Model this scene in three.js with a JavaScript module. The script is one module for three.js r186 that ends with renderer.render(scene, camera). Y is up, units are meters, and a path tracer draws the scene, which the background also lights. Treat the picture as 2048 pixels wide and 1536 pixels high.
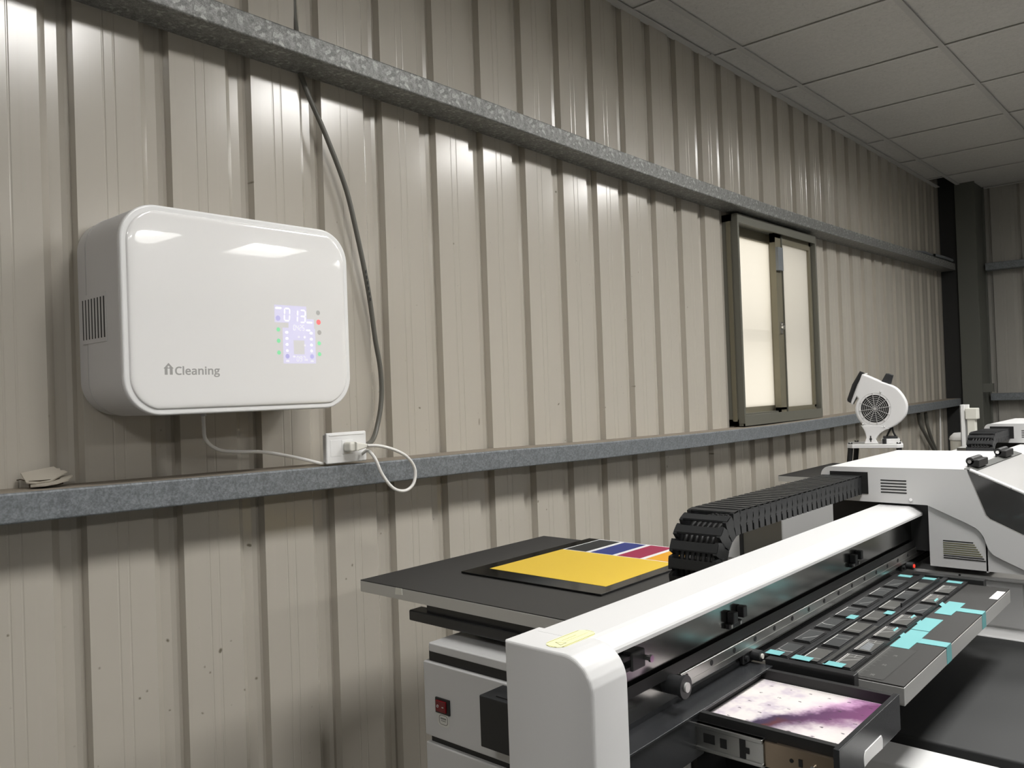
import * as THREE from 'three';
import { RoundedBoxGeometry } from 'three/addons/geometries/RoundedBoxGeometry.js';
import { mergeGeometries, toCreasedNormals } from 'three/addons/utils/BufferGeometryUtils.js';
import { RectAreaLightUniformsLib } from 'three/addons/lights/RectAreaLightUniformsLib.js';

// ------------------------------------------------------------------ camera, light, exposure
RectAreaLightUniformsLib.init();
const scene = new THREE.Scene();
const camera = new THREE.PerspectiveCamera(2 * Math.atan(768 / 1657) * 180 / Math.PI, 4 / 3, 0.02, 60);
{
  const yaw = THREE.MathUtils.degToRad(41.66), pitch = THREE.MathUtils.degToRad(0.65), roll = THREE.MathUtils.degToRad(-2.04);
  const fw = new THREE.Vector3(Math.cos(yaw) * Math.cos(pitch), Math.sin(pitch), -Math.sin(yaw) * Math.cos(pitch));
  const r = new THREE.Vector3().crossVectors(fw, new THREE.Vector3(0, 1, 0)).normalize(), u = new THREE.Vector3().crossVectors(r, fw);
  const r2 = r.clone().multiplyScalar(Math.cos(roll)).addScaledVector(u, Math.sin(roll));
  const u2 = r.clone().multiplyScalar(-Math.sin(roll)).addScaledVector(u, Math.cos(roll));
  camera.position.set(0, 1.5, 1.67);
  camera.quaternion.setFromRotationMatrix(new THREE.Matrix4().makeBasis(r2, u2, fw.clone().negate()));
}
scene.background = new THREE.Color(1.3, 1.23, 1.11);            // overcast daylight outside, reaches in through the window only
const renderer = new THREE.WebGLRenderer({ antialias: true });
renderer.toneMapping = THREE.LinearToneMapping;
renderer.toneMappingExposure = 1.0;
renderer.shadowMap.enabled = true;
const PANEL_RADIANCE = 26, PANEL_COLOR = new THREE.Color(1, 0.985, 0.965);
const CEIL = 2.895, FAR = 6.96, LEFT = -3.6, DEEP = 8.0;
const GRID_X = 0.62, GRID_X0 = 2.60, GRID_Z = 0.61, GRID_Z0 = 0.14;
const PANELS = [[-1.43, 1.665], [1.05, 1.665], [2.29, 1.665], [3.53, 1.665], [4.77, 1.665], [-2.05, 5.325], [-0.81, 5.325], [0.43, 5.325], [1.67, 5.325], [2.91, 5.325], [4.15, 5.325], [5.39, 5.325]];

// ------------------------------------------------------------------ helpers
let seed = 7;
const rnd = () => (seed = (seed * 16807) % 2147483647) / 2147483647;
const taken = {};
function numbered(name) { const n = taken[name] ?? 0; taken[name] = n + 1; return n ? name + '_' + String(n).padStart(3, '0') : name; }
function thing(name, label, category, group) {
  const o = new THREE.Group(); o.name = numbered(name); o.userData = { label, category };
  if (group) o.userData.group = group;
  scene.add(o); return o;
}
function structure(name, label) { const o = new THREE.Group(); o.name = name; o.userData = { kind: 'structure', label }; scene.add(o); return o; }
function part(parent, name, geo, mat, label) {
  const m = new THREE.Mesh(geo, mat); m.name = name; m.castShadow = m.receiveShadow = true;
  if (label) m.userData.label = label;
  parent.add(m); return m;
}
function solo(name, geo, mat, label, category, group) {
  const m = part(scene, numbered(name), geo, mat); m.userData = { label, category }; if (group) m.userData.group = group; return m;
}
const flat = (g) => { const n = g.index ? g.toNonIndexed() : g; for (const k of Object.keys(n.attributes)) if (!['position', 'normal', 'uv'].includes(k)) n.deleteAttribute(k); return n; };
const join = (...l) => mergeGeometries(l.flat().map(flat));
function box(x0, x1, y0, y1, z0, z1, r = 0) {
  const w = x1 - x0, h = y1 - y0, d = z1 - z0;
  const g = r > 0 ? new RoundedBoxGeometry(w, h, d, 3, Math.min(r, w / 2.01, h / 2.01, d / 2.01)) : new THREE.BoxGeometry(w, h, d);
  return g.translate((x0 + x1) / 2, (y0 + y1) / 2, (z0 + z1) / 2);
}
function rod(r, len, axis, x, y, z, seg = 20, r2 = r) {
  const g = new THREE.CylinderGeometry(r2, r, len, seg);
  if (axis === 'x') g.rotateZ(-Math.PI / 2); if (axis === 'z') g.rotateX(Math.PI / 2);
  return g.translate(x, y, z);
}
function tube(pts, r, seg = 80, rs = 10) { return new THREE.TubeGeometry(new THREE.CatmullRomCurve3(pts.map((p) => new THREE.Vector3(...p)), false, 'centripetal'), seg, r, rs, false); }
function poly(pts) { const s = new THREE.Shape(); pts.forEach(([a, b], i) => i ? s.lineTo(a, b) : s.moveTo(a, b)); s.closePath(); return s; }
function extrude(shape, depth, bevel = 0, curveSegments = 12) {
  const o = bevel ? { depth: depth - 2 * bevel, bevelEnabled: true, bevelSize: bevel, bevelThickness: bevel, bevelOffset: -bevel, bevelSegments: 3, curveSegments } : { depth, bevelEnabled: false, curveSegments };
  const g = new THREE.ExtrudeGeometry(shape, o); if (bevel) g.translate(0, 0, bevel); return g;
}
// a profile of (z, y) points drawn out along x from x0 to x1
const alongX = (pts, x0, x1, bevel = 0, holes = []) => { const s = poly(pts.map(([z, y]) => [-z, y])); for (const h of holes) s.holes.push(poly(h.map(([z, y]) => [-z, y]))); return extrude(s, x1 - x0, bevel).rotateY(Math.PI / 2).translate(x0, 0, 0); };
// a plan of (x, z) points drawn up along y
const alongY = (pts, y0, y1, bevel = 0) => extrude(poly(pts.map(([x, z]) => [x, -z])), y1 - y0, bevel).rotateX(-Math.PI / 2).translate(0, y0, 0);
// a shape of (x, y) points drawn out along z
const alongZ = (pts, z0, z1, bevel = 0) => extrude(poly(pts), z1 - z0, bevel).translate(0, 0, z0);
function roundRect(w, h, r, cx = 0, cy = 0) {
  const s = new THREE.Shape(), x = cx - w / 2, y = cy - h / 2;
  s.moveTo(x + r, y); s.lineTo(x + w - r, y); s.absarc(x + w - r, y + r, r, -Math.PI / 2, 0); s.lineTo(x + w, y + h - r); s.absarc(x + w - r, y + h - r, r, 0, Math.PI / 2);
  s.lineTo(x + r, y + h); s.absarc(x + r, y + h - r, r, Math.PI / 2, Math.PI); s.lineTo(x, y + r); s.absarc(x + r, y + r, r, Math.PI, 1.5 * Math.PI); return s;
}
const lin = (r, g, b) => new THREE.Color().setRGB(r, g, b);
const mat = (c, roughness = 0.5, metalness = 0, more = {}) => new THREE.MeshPhysicalMaterial({ color: c, roughness, metalness, ...more });
function canvas(w, h, draw) { const c = document.createElement('canvas'); c.width = w; c.height = h; draw(c.getContext('2d'), w, h); const t = new THREE.CanvasTexture(c); t.colorSpace = THREE.SRGBColorSpace; t.anisotropy = 8; return t; }
function dataTexture(w, h, f, srgb = true) {
  const d = new Uint8Array(w * h * 4);
  for (let y = 0; y < h; y++) for (let x = 0; x < w; x++) { const v = f(x / w, y / h), i = (y * w + x) * 4; for (let k = 0; k < 3; k++) d[i + k] = Math.max(0, Math.min(255, v[k])); d[i + 3] = 255; }
  const t = new THREE.DataTexture(d, w, h); t.wrapS = t.wrapT = THREE.RepeatWrapping; t.magFilter = THREE.LinearFilter; t.minFilter = THREE.LinearMipmapLinearFilter; t.generateMipmaps = true;
  if (srgb) t.colorSpace = THREE.SRGBColorSpace; t.needsUpdate = true; return t;
}
// tileable value noise
const lattice = Array.from({ length: 4096 }, rnd);
function noise(u, v, n) {
  const x = u * n, y = v * n, i = Math.floor(x), j = Math.floor(y), fx = x - i, fy = y - j, s = (t) => t * t * (3 - 2 * t), a = s(fx), b = s(fy);
  const L = (p, q) => lattice[(((p % n) + n) % n * 61 + ((q % n) + n) % n * 137 + n * 13) & 4095];
  return (L(i, j) * (1 - a) + L(i + 1, j) * a) * (1 - b) + (L(i, j + 1) * (1 - a) + L(i + 1, j + 1) * a) * b;
}
// uv in metres from position: 'xy' | 'xz' | 'zy'
function planar(g, axes, scale = 1, ox = 0, oy = 0) {
  const p = g.attributes.position, uv = new Float32Array(p.count * 2), get = { x: 'getX', y: 'getY', z: 'getZ' };
  for (let i = 0; i < p.count; i++) { uv[2 * i] = (p[get[axes[0]]](i) - ox) * scale; uv[2 * i + 1] = (p[get[axes[1]]](i) - oy) * scale; }
  g.setAttribute('uv', new THREE.BufferAttribute(uv, 2)); return g;
}

// ------------------------------------------------------------------ materials
const spangle = (() => {                                            // zinc crystals
  const N = 420, P = Array.from({ length: N }, () => [rnd(), rnd(), rnd()]);
  const cells = 16, bins = Array.from({ length: cells * cells }, () => []);
  P.forEach((p) => bins[Math.floor(p[1] * cells) * cells + Math.floor(p[0] * cells)].push(p));
  return dataTexture(512, 512, (u, v) => {
    let best = 9, val = 0; const bx = Math.floor(u * cells), by = Math.floor(v * cells);
    for (let a = -2; a <= 2; a++) for (let b = -2; b <= 2; b++) for (const p of bins[((by + b + cells) % cells) * cells + (bx + a + cells) % cells]) {
      let dx = Math.abs(p[0] - u), dy = Math.abs(p[1] - v); dx = Math.min(dx, 1 - dx); dy = Math.min(dy, 1 - dy);
      const d = dx * dx + dy * dy; if (d < best) { best = d; val = p[2]; }
    }
    const k = 128 + 30 * (val > 0.84 ? 1.3 : val * 0.55) + 40 * (noise(u, v, 100) - 0.5) + 26 * (noise(u, v, 30) - 0.5);
    return [k, k, k * 0.985];
  });
})();
spangle.repeat.set(5.5, 5.5);
const galvanised = mat(lin(0.86, 0.87, 0.86), 0.45, 0.3, { map: spangle });
const zincFine = dataTexture(256, 256, (u, v) => { const k = 136 + 32 * (noise(u, v, 100) - 0.5) + 24 * (noise(u, v, 44) - 0.5) + 12 * (noise(u, v, 10) - 0.5); return [k * 0.975, k, k * 1.015]; });
zincFine.repeat.set(5, 5);
const galvanisedFine = mat(lin(0.84, 0.86, 0.88), 0.5, 0.2, { map: zincFine });
const dustBrown = mat(lin(0.26, 0.225, 0.18), 0.95);
// painted steel sheet: an even paint with specks and scuffs where the photograph shows them
const WALL_U0 = 0, WALL_V0 = 0.6, WALL_W = 4.2, WALL_H = 2.1;
const specks = [[0.993, 1.18, 10, 5, 0.3], [0.8, 1.014, 6, 4, 0.8], [0.905, 0.97, 6, 8, 0.5], [0.88, 0.93, 3, 3, 0], [0.868, 0.945, 2, 3, 0], [0.93, 0.985, 3, 2, 0], [0.73, 0.92, 4, 3, 0.4], [0.745, 0.93, 3, 3, 0],
  [0.655, 1.0, 3, 2, 0], [0.8, 0.87, 4, 2, 0.4], [0.86, 0.85, 5, 2, 0.7], [0.96, 0.87, 6, 3, 0.7], [1.0, 0.88, 4, 4, 0], [1.24, 1.06, 3, 3, 0], [1.26, 1.09, 3, 5, 0.3], [1.37, 1.15, 3, 3, 0],
  [1.75, 1.42, 2, 16, 0.05], [1.5, 1.47, 6, 3, 0.3], [2.1, 1.46, 8, 3, 2.6], [2.36, 1.44, 3, 3, 0], [2.55, 1.51, 3, 4, 0], [1.98, 1.16, 3, 6, 0.3], [2.02, 1.13, 3, 3, 0], [2.75, 1.2, 3, 7, 0], [2.76, 1.235, 3, 3, 0], [3.12, 1.22, 4, 4, 0],
  [1.02, 2.0, 3, 3, 0], [2.15, 2.16, 4, 5, 0], [2.6, 1.93, 3, 3, 0], [2.95, 1.82, 3, 4, 0], [1.65, 1.93, 3, 3, 0], [0.72, 1.35, 3, 3, 0], [0.5, 1.1, 3, 3, 0], [2.3, 1.32, 3, 3, 0]];
const wallPaint = canvas(2048, 1024, (c, w, h) => {
  c.fillStyle = 'rgb(188,182,170)'; c.fillRect(0, 0, w, h);
  for (let i = 0; i < 900; i++) { c.fillStyle = rnd() > 0.5 ? 'rgba(200,193,179,0.08)' : 'rgba(178,171,157,0.08)'; c.fillRect(rnd() * w, rnd() * h, 1 + rnd() * 2, 20 + rnd() * 160); }
  for (let i = 0; i < 160; i++) { c.fillStyle = 'rgba(96,88,74,' + (0.15 + 0.4 * rnd()) + ')'; c.fillRect(rnd() * w, h * (0.35 + 0.65 * rnd()), 0.7 + rnd(), 0.7 + rnd()); }
  for (const [x, y, a, b, t] of specks) { c.save(); c.translate((x - WALL_U0) / WALL_W * w, (1 - (y - WALL_V0) / WALL_H) * h); c.rotate(t); c.fillStyle = 'rgb(112,106,92)'; c.beginPath(); c.ellipse(0, 0, a * 0.3, b * 0.3, 0, 0, 7); c.fill(); c.restore(); }
});
const paintedSheet = mat(lin(1, 1, 1), 0.22, 0, { map: wallPaint, clearcoat: 0.5, clearcoatRoughness: 0.16 });
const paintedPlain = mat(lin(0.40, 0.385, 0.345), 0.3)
, roomPaint = mat(lin(0.24, 0.235, 0.22), 0.5);
const tileTex = dataTexture(256, 256, (u, v) => { const p = noise(u, v, 110); const k = 226 + 10 * (noise(u, v, 48) - 0.5) - (p > 0.86 ? 16 : 0); return [k, k * 0.99, k * 0.97]; });
tileTex.repeat.set(2.2, 2.2);
const tileMat = mat(lin(0.88, 0.88, 0.88), 0.95, 0, { map: tileTex });
const gridMat = mat(lin(0.58, 0.57, 0.55), 0.6), teeMat = mat(lin(0.70, 0.69, 0.67), 0.6);
const floorTex = dataTexture(256, 256, (u, v) => { const k = 150 + 40 * (noise(u, v, 6) - 0.5) + 20 * (noise(u, v, 60) - 0.5); return [k, k, k * 0.97]; });
const floorMat = mat(lin(0.34, 0.34, 0.34), 0.5, 0, { map: floorTex });
const white = mat(lin(0.67, 0.67, 0.665), 0.45);                     // powder coat
const whiteGloss = mat(lin(0.82, 0.815, 0.81), 0.3, 0, { clearcoat: 0.6, clearcoatRoughness: 0.08 });
const whitePlastic = mat(lin(0.86, 0.86, 0.85), 0.34);
const ivoryPlastic = mat(lin(0.78, 0.77, 0.70), 0.45);
const greyWhite = mat(lin(0.55, 0.54, 0.54), 0.55);
const black = mat(lin(0.012, 0.012, 0.012), 0.5);
const blackSatin = mat(lin(0.02, 0.0205, 0.021), 0.32);
const blackPlastic = mat(lin(0.017, 0.018, 0.019), 0.45);
const tableBlack = mat(lin(0.033, 0.032, 0.030), 0.58);
const bedBlack = mat(lin(0.022, 0.023, 0.023), 0.62);
const gloss = mat(lin(0.36, 0.36, 0.35), 0.18, 1);
const boardBlack = mat(lin(0.003, 0.003, 0.003), 0.14);
const aluminium = mat(lin(0.60, 0.60, 0.58), 0.42, 0.5);
const steel = mat(lin(0.55, 0.55, 0.53), 0.3, 1);
const chrome = mat(lin(0.8, 0.8, 0.8), 0.15, 1);
const brownSteel = mat(lin(0.33, 0.26, 0.19), 0.28, 0.9);
const champagne = mat(lin(0.23, 0.21, 0.15), 0.45, 0.35);
const frameGrey = mat(lin(0.16, 0.158, 0.13), 0.5, 0.2);
const columnPaint = mat(lin(0.115, 0.118, 0.10), 0.6);
const darkSteelAndShade = mat(lin(0.02, 0.02, 0.019), 0.7);
const cableGrey = mat(lin(0.13, 0.127, 0.108), 0.42);
const cordWhite = mat(lin(0.80, 0.79, 0.76), 0.45);
const wirePaint = mat(lin(0.55, 0.54, 0.53), 0.4);
const teal = mat(lin(0.17, 0.45, 0.46), 0.6);
const redGlass = mat(lin(0.16, 0.004, 0.008), 0.2);
const cardboard = mat(lin(0.47, 0.43, 0.36), 0.9), cardEdge = mat(lin(0.06, 0.045, 0.03), 0.95);
const paper = mat(lin(0.75, 0.75, 0.74), 0.7);

// ------------------------------------------------------------------ room: wall_left of ribbed sheets, girts, ceiling, far wall
const PITCH = 0.1909, RIB0 = 1.2123;
// one pitch of the sheet, offsets from the right lip of a groove, running left to right and ending at that lip
const PROFILE = [[-0.1376, 0], [-0.1360, -0.0008], [-0.1344, -0.0008], [-0.1328, 0], [-0.1163, 0], [-0.1147, -0.0008], [-0.1131, -0.0008], [-0.1115, 0], [-0.0625, 0], [-0.0425, -0.021], [-0.0215, -0.021], [-0.0125, -0.0165], [-0.003, -0.0205], [0, 0]];
function ribLine(a, b, lip) {                                        // the (position, depth) line between a and b
  const pts = [];
  for (let n = Math.floor((a - lip) / PITCH) - 1; n <= Math.ceil((b - lip) / PITCH) + 1; n++) for (const [o, d] of PROFILE) pts.push([lip + n * PITCH + o, d]);
  const out = [], at = (x) => { for (let i = 1; i < pts.length; i++) if (pts[i][0] >= x && pts[i - 1][0] <= x) { const t = (x - pts[i - 1][0]) / (pts[i][0] - pts[i - 1][0] || 1); return pts[i - 1][1] + t * (pts[i][1] - pts[i - 1][1]); } return 0; };
  out.push([a, at(a)]); for (const p of pts) if (p[0] > a + 1e-5 && p[0] < b - 1e-5) out.push(p); out.push([b, at(b)]);
  return out;
}
function sheetGeometry(line, y0, y1, place) {                        // front and back skin, 0.8 mm apart
  const P = [], U = [];
  const quad = (a, b, c, d) => { for (const v of [a, b, c, a, c, d]) { P.push(...v); U.push((v[0] - WALL_U0) / WALL_W, (v[1] - WALL_V0) / WALL_H); } };
  for (let i = 1; i < line.length; i++) {
    const [a, za] = line[i - 1], [b, zb] = line[i];
    quad(place(a, y0, za), place(b, y0, zb), place(b, y1, zb), place(a, y1, za));
    quad(place(b, y0, zb - 0.0008), place(a, y0, za - 0.0008), place(a, y1, za - 0.0008), place(b, y1, zb - 0.0008));
  }
  const g = new THREE.BufferGeometry(); g.setAttribute('position', new THREE.Float32BufferAttribute(P, 3)); g.setAttribute('uv', new THREE.Float32BufferAttribute(U, 2)); g.computeVertexNormals(); return g;
}
const WIN = { x0: 3.30, x1: 4.16, y0: 1.325, y1: 2.238 };
{
  const w = structure('wall_left', 'long wall of beige ribbed steel sheets');
  const onLeft = (x, y, d) => [x, y, d], span = 4 * PITCH;
  for (let x = LEFT; x < FAR;) {
    let end = Math.min(FAR, RIB0 - 0.0625 + span * (Math.floor((x + 1e-4 - RIB0 + 0.0625) / span) + 1));
    const cuts = [x, end]; for (const c of [WIN.x0, WIN.x1]) if (c > x && c < end) cuts.push(c); cuts.sort((a, b) => a - b);
    const list = [];
    for (let i = 1; i < cuts.length; i++) {
      const a = cuts[i - 1], b = cuts[i];
      if (a >= WIN.x0 - 1e-6 && b <= WIN.x1 + 1e-6) list.push(sheetGeometry(ribLine(a, b, RIB0), 0, WIN.y0, onLeft), sheetGeometry(ribLine(a, b, RIB0), WIN.y1, CEIL + 0.1, onLeft));
      else list.push(sheetGeometry(ribLine(a, b, RIB0), 0, CEIL + 0.1, onLeft));
    }
    part(w, 'wall_sheet', join(list), paintedSheet);
    x = end;
  }
  part(w, 'outer_cladding', join(box(LEFT - 0.1, WIN.x0, -0.1, CEIL + 0.3, -0.09, -0.05), box(WIN.x1, FAR + 0.1, -0.1, CEIL + 0.3, -0.09, -0.05), box(WIN.x0, WIN.x1, -0.1, WIN.y0, -0.09, -0.05), box(WIN.x0, WIN.x1, WIN.y1, CEIL + 0.3, -0.09, -0.05)), paintedPlain);
  const f = structure('wall_back', 'far end wall of beige ribbed steel sheets');
  const onFar = (x, y, d) => [FAR - d, y, x];
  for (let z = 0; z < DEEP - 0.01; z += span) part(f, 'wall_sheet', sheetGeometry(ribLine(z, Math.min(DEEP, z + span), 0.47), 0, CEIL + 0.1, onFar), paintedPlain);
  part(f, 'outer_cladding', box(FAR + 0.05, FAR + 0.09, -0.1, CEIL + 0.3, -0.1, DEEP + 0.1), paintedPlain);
  const r = structure('wall_right', 'plain grey wall opposite the ribbed wall'); part(r, 'wall_panel', box(LEFT - 0.1, FAR + 0.1, -0.1, CEIL + 0.3, DEEP, DEEP + 0.08), roomPaint);
  const b = structure('wall_front', 'plain grey wall behind the camera'); part(b, 'wall_panel', box(LEFT - 0.08, LEFT, -0.1, CEIL + 0.3, -0.1, DEEP + 0.1), roomPaint);
  const fl = structure('floor', 'grey concrete workshop floor'); part(fl, 'floor_slab', planar(box(LEFT - 0.1, FAR + 0.1, -0.12, 0, -0.1, DEEP + 0.1), 'xz', 0.5), floorMat);
}
{
  const c = structure('ceiling', 'suspended ceiling of white mineral tiles in a metal grid');
  const xs = [], zs = [0.012]; for (let k = -10; GRID_X0 + k * GRID_X < FAR; k++) xs.push(GRID_X0 + k * GRID_X); xs.push(FAR);
  for (let k = 0; GRID_Z0 + k * GRID_Z < DEEP; k++) zs.push(GRID_Z0 + k * GRID_Z); zs.push(DEEP);
  const tiles = {}, lamps = new Set(PANELS.map(([x, z]) => x.toFixed(1) + ':' + z.toFixed(1)));
  for (let i = 1; i < xs.length; i++) for (let j = 1; j < zs.length; j++) {
    const w = xs[i] - xs[i - 1], d = zs[j] - zs[j - 1], cx = (xs[i] + xs[i - 1]) / 2, cz = (zs[j] + zs[j - 1]) / 2;
    if (PANELS.some(([x, z]) => Math.abs(x - cx) < 0.1 && Math.abs(z - cz) < 0.1)) continue;
    if (cx > 6.3 && cz < 0.14) continue;                             // left open around the column
    const key = w.toFixed(3) + d.toFixed(3);
    tiles[key] ??= planar(new THREE.BoxGeometry(w - 0.004, 0.012, d - 0.004), 'xz');
    const t = part(c, 'ceiling_tile', tiles[key], tileMat); t.position.set(cx, CEIL + 0.0135 + 0.0012 * rnd(), cz);
  }
  for (let j = 1; j < zs.length - 1; j++) part(c, 'main_runner', box(LEFT, FAR, CEIL, CEIL + 0.003, zs[j] - 0.012, zs[j] + 0.012), gridMat);
  for (let i = 0; i < xs.length - 1; i++) part(c, 'cross_tee', box(xs[i] - 0.007, xs[i] + 0.007, CEIL + 0.001, CEIL + 0.0038, 0.012, DEEP), teeMat);
  part(c, 'wall_angle', join(box(LEFT, 3.17, CEIL - 0.004, CEIL + 0.0005, -0.004, 0.026), box(LEFT, 3.17, CEIL - 0.004, CEIL + 0.022, -0.006, -0.003), box(3.18, 6.62, CEIL - 0.001, CEIL + 0.003, -0.004, 0.028), box(FAR - 0.028, FAR, CEIL - 0.001, CEIL + 0.003, 0.25, DEEP)), gridMat);
  part(c, 'roof_deck', box(LEFT - 0.1, FAR + 0.1, CEIL + 0.2, CEIL + 0.28, -0.1, DEEP + 0.1), darkSteelAndShade);
}
// recessed light panels: a glowing diffuser in a frame and an area light of the same size just below it
PANELS.forEach(([x, z], i) => {
  const near = z < 3;
  const t = thing('ceiling_light', (near ? 'square ceiling light in the row near the ribbed wall, ' : 'square ceiling light in the row away from the wall, ') + ['first', 'second', 'third', 'fourth', 'fifth', 'sixth', 'seventh'][near ? i : i - 5] + ' from the front wall', 'light', 'recessed square ceiling lights');
  t.position.set(x, CEIL, z);
  part(t, 'light_frame', join(box(-0.298, 0.298, 0.004, 0.1, -0.293, -0.285), box(-0.298, 0.298, 0.004, 0.1, 0.285, 0.293), box(-0.298, -0.29, 0.004, 0.1, -0.285, 0.285), box(0.29, 0.298, 0.004, 0.1, -0.285, 0.285)), mat(lin(0.5, 0.5, 0.49), 0.5));
  part(t, 'diffuser', box(-0.29, 0.29, 0.085, 0.09, -0.285, 0.285), mat(lin(0.8, 0.8, 0.8), 0.6, 0, { emissive: PANEL_COLOR, emissiveIntensity: 4 }));
  const l = new THREE.RectAreaLight(PANEL_COLOR, PANEL_RADIANCE, 0.575, 0.565); l.name = 'panel_light'; l.castShadow = true; l.position.set(0, 0.083, 0); l.rotation.x = -Math.PI / 2; t.add(l);
});

// steel girts: channels with rounded edges that sag slightly along their length
function girt(name, label, path, yTop, h, z0, z1, m, lipMat) {
  const t = thing(name, label, 'girt', 'horizontal steel girts'), r = 0.004, pts = [];
  const arc = (cx, cy, a0, a1) => { for (let k = 0; k <= 4; k++) { const a = a0 + (a1 - a0) * k / 4; pts.push([cx + r * Math.cos(a), cy + r * Math.sin(a)]); } };
  pts.push([z0, yTop]); arc(z1 - r, yTop - r, Math.PI / 2, 0); arc(z1 - r, yTop - h + r, 0, -Math.PI / 2); pts.push([z0, yTop - h]);
  const outer = pts.slice(), P = [], U = [], N = [];
  const put = (line, flip) => { for (let i = 1; i < path.length; i++) for (let k = 1; k < line.length; k++) {
    const [xa, ya] = path[i - 1], [xb, yb] = path[i], [za, ka] = line[k - 1], [zb, kb] = line[k];
    let a = [xa, ya + ka, za], b = [xb, yb + ka, za], c = [xb, yb + kb, zb], d = [xa, ya + kb, zb];
    const u = (v) => { U.push(v[0], v[1] + v[2]); }; const tri = flip ? [a, c, b, a, d, c] : [a, b, c, a, c, d]; for (const v of tri) { P.push(...v); u(v); }
  } };
  put(outer, true); put(outer.map(([z, y]) => [z - 0.0022 * (z > z0 ? 1 : 0), y + (y > yTop - h / 2 ? -0.0022 : 0.0022)]), false);
  const g = new THREE.BufferGeometry(); g.setAttribute('position', new THREE.Float32BufferAttribute(P, 3)); g.setAttribute('uv', new THREE.Float32BufferAttribute(U, 2)); g.computeVertexNormals();
  part(t, 'channel', g, m);
  if (lipMat) { const L = []; for (let i = 1; i < path.length; i++) { const [xa, ya] = path[i - 1], [xb, yb] = path[i], q = box(xa, xb, yTop, yTop + 0.0006, 0.001, z1 - 0.006); const p = q.attributes.position; for (let k = 0; k < p.count; k++) p.setY(k, p.getY(k) + (Math.abs(p.getX(k) - xa) < 1e-4 ? ya : yb)); L.push(q); } part(t, 'dust_layer', join(L), lipMat, 'brown dust lying on top'); }
  return t;
}
const sag = (k) => [[LEFT, 0.066], [-0.5, 0.052], [0.464, 0.040], [0.82, 0.033], [1.34, 0.0245], [1.7, 0.0205], [2.2, 0.0095], [2.87, 0.0005], [3.5, -0.003], [4.1, 0.001], [5.4, 0.015], [6.66, 0.027]].map(([x, y]) => [x, y]);
girt('wall_girt', 'upper galvanised girt with bright zinc spangle, above the window', sag(), 2.252 + 0.052, 0.052, 0.0, 0.1, galvanised);
girt('wall_girt', 'lower dusty blue-grey girt carrying the wall socket, below the window', sag(), 1.3215, 0.0525, 0.0, 0.1, galvanisedFine, dustBrown);
for (const [y, l] of [[2.33, 'upper short girt on the far end wall beside the column'], [1.375, 'lower short girt on the far end wall beside the column']]) solo('wall_girt', planar(box(FAR - 0.1, FAR, y - 0.052, y, 0.25, DEEP, 0.003), 'zy'), galvanisedFine, l, 'girt', 'horizontal steel girts');

// window: aluminium frame, two sliding sashes with frosted panes
{
  const w = structure('window_1', 'sliding window with two frosted panes in a bronze frame');
  const { x0, x1, y0, y1 } = WIN;
  part(w, 'window_frame', join(box(x0, x1, y0, y0 + 0.028, -0.06, 0.057), box(x0, x1, y1 - 0.03, y1, -0.06, 0.057), box(x0, x0 + 0.012, y0, y1, -0.06, 0.03), box(x1 - 0.014, x1, y0 + 0.02, y1 - 0.02, -0.06, 0.057)), frameGrey);
  part(w, 'jamb_cover', join(box(x0 - 0.002, x0 + 0.012, y0 + 0.01, y1 - 0.01, 0.03, 0.057)), frameGrey);
  part(w, 'jamb_strip', box(x0 - 0.004, x0 - 0.0005, y0 + 0.02, y1 - 0.03, 0.004, 0.024), champagne, 'gold toned strip');
  part(w, 'sill_face', join(box(x0, x1, y0, y0 + 0.045, 0.05, 0.058), box(x0 + 0.01, x1 - 0.01, y0 + 0.028, y0 + 0.05, -0.02, 0.02)), frameGrey);
  part(w, 'head_face', join(box(x0, x1, y1 - 0.038, y1 - 0.008, 0.049, 0.0575), box(x0, x1, y1 - 0.05, y1 - 0.03, -0.06, -0.045)), frameGrey);
  const sash = (name, a, b, c, d, za, zb, s, gm) => {
    const g = part(w, name, join(box(a, a + s, c, d, za, zb), box(b - 0.022, b, c, d, za, zb), box(a, b, c, c + 0.035, za, zb), box(a, b, d - 0.045, d, za, zb)), champagne);
    part(g, 'pane', box(a + s - 0.004, b - 0.018, c + 0.03, d - 0.04, (za + zb) / 2 - 0.002, (za + zb) / 2 + 0.002), gm, 'frosted glass'); return g;
  };
  const frost = (k) => mat(lin(k, k * 0.985, k * 0.94), 0.86, 0, { transmission: 1, thickness: 0, ior: 1.45 });
  sash('rear_sash', x0 + 0.02, 3.80, y0 + 0.04, y1 - 0.028, -0.035, -0.012, 0.03, frost(0.93));
  const front = sash('front_sash', 3.725, x1 - 0.016, y0 + 0.03, y1 - 0.028, 0.006, 0.034, 0.06, frost(0.78));
  part(front, 'sash_edge', box(3.785, 3.792, y0 + 0.03, y1 - 0.03, 0.034, 0.04), frameGrey);
  part(w, 'stop_block', box(3.722, 3.775, 2.03, 2.14, 0.034, 0.05, 0.003), galvanisedFine, 'small galvanised stop plate');
  part(w, 'sash_latch', join(box(3.742, 3.768, 1.735, 1.79, 0.034, 0.039, 0.001), rod(0.012, 0.012, 'z', 3.755, 1.765, 0.044), box(3.738, 3.76, 1.772, 1.782, 0.044, 0.05, 0.002)), chrome, 'chrome crescent latch');
  part(w, 'corner_clip', box(x0 + 0.03, x0 + 0.055, 2.15, 2.165, -0.005, 0.02), ivoryPlastic, 'small ivory plastic clip');
  part(w, 'grille_bar', join(box(x0 - 0.1, x1 + 0.1, 1.715, 1.77, -0.16, -0.13)), columnPaint, 'dim bar outside behind the frosted glass');
}
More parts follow.
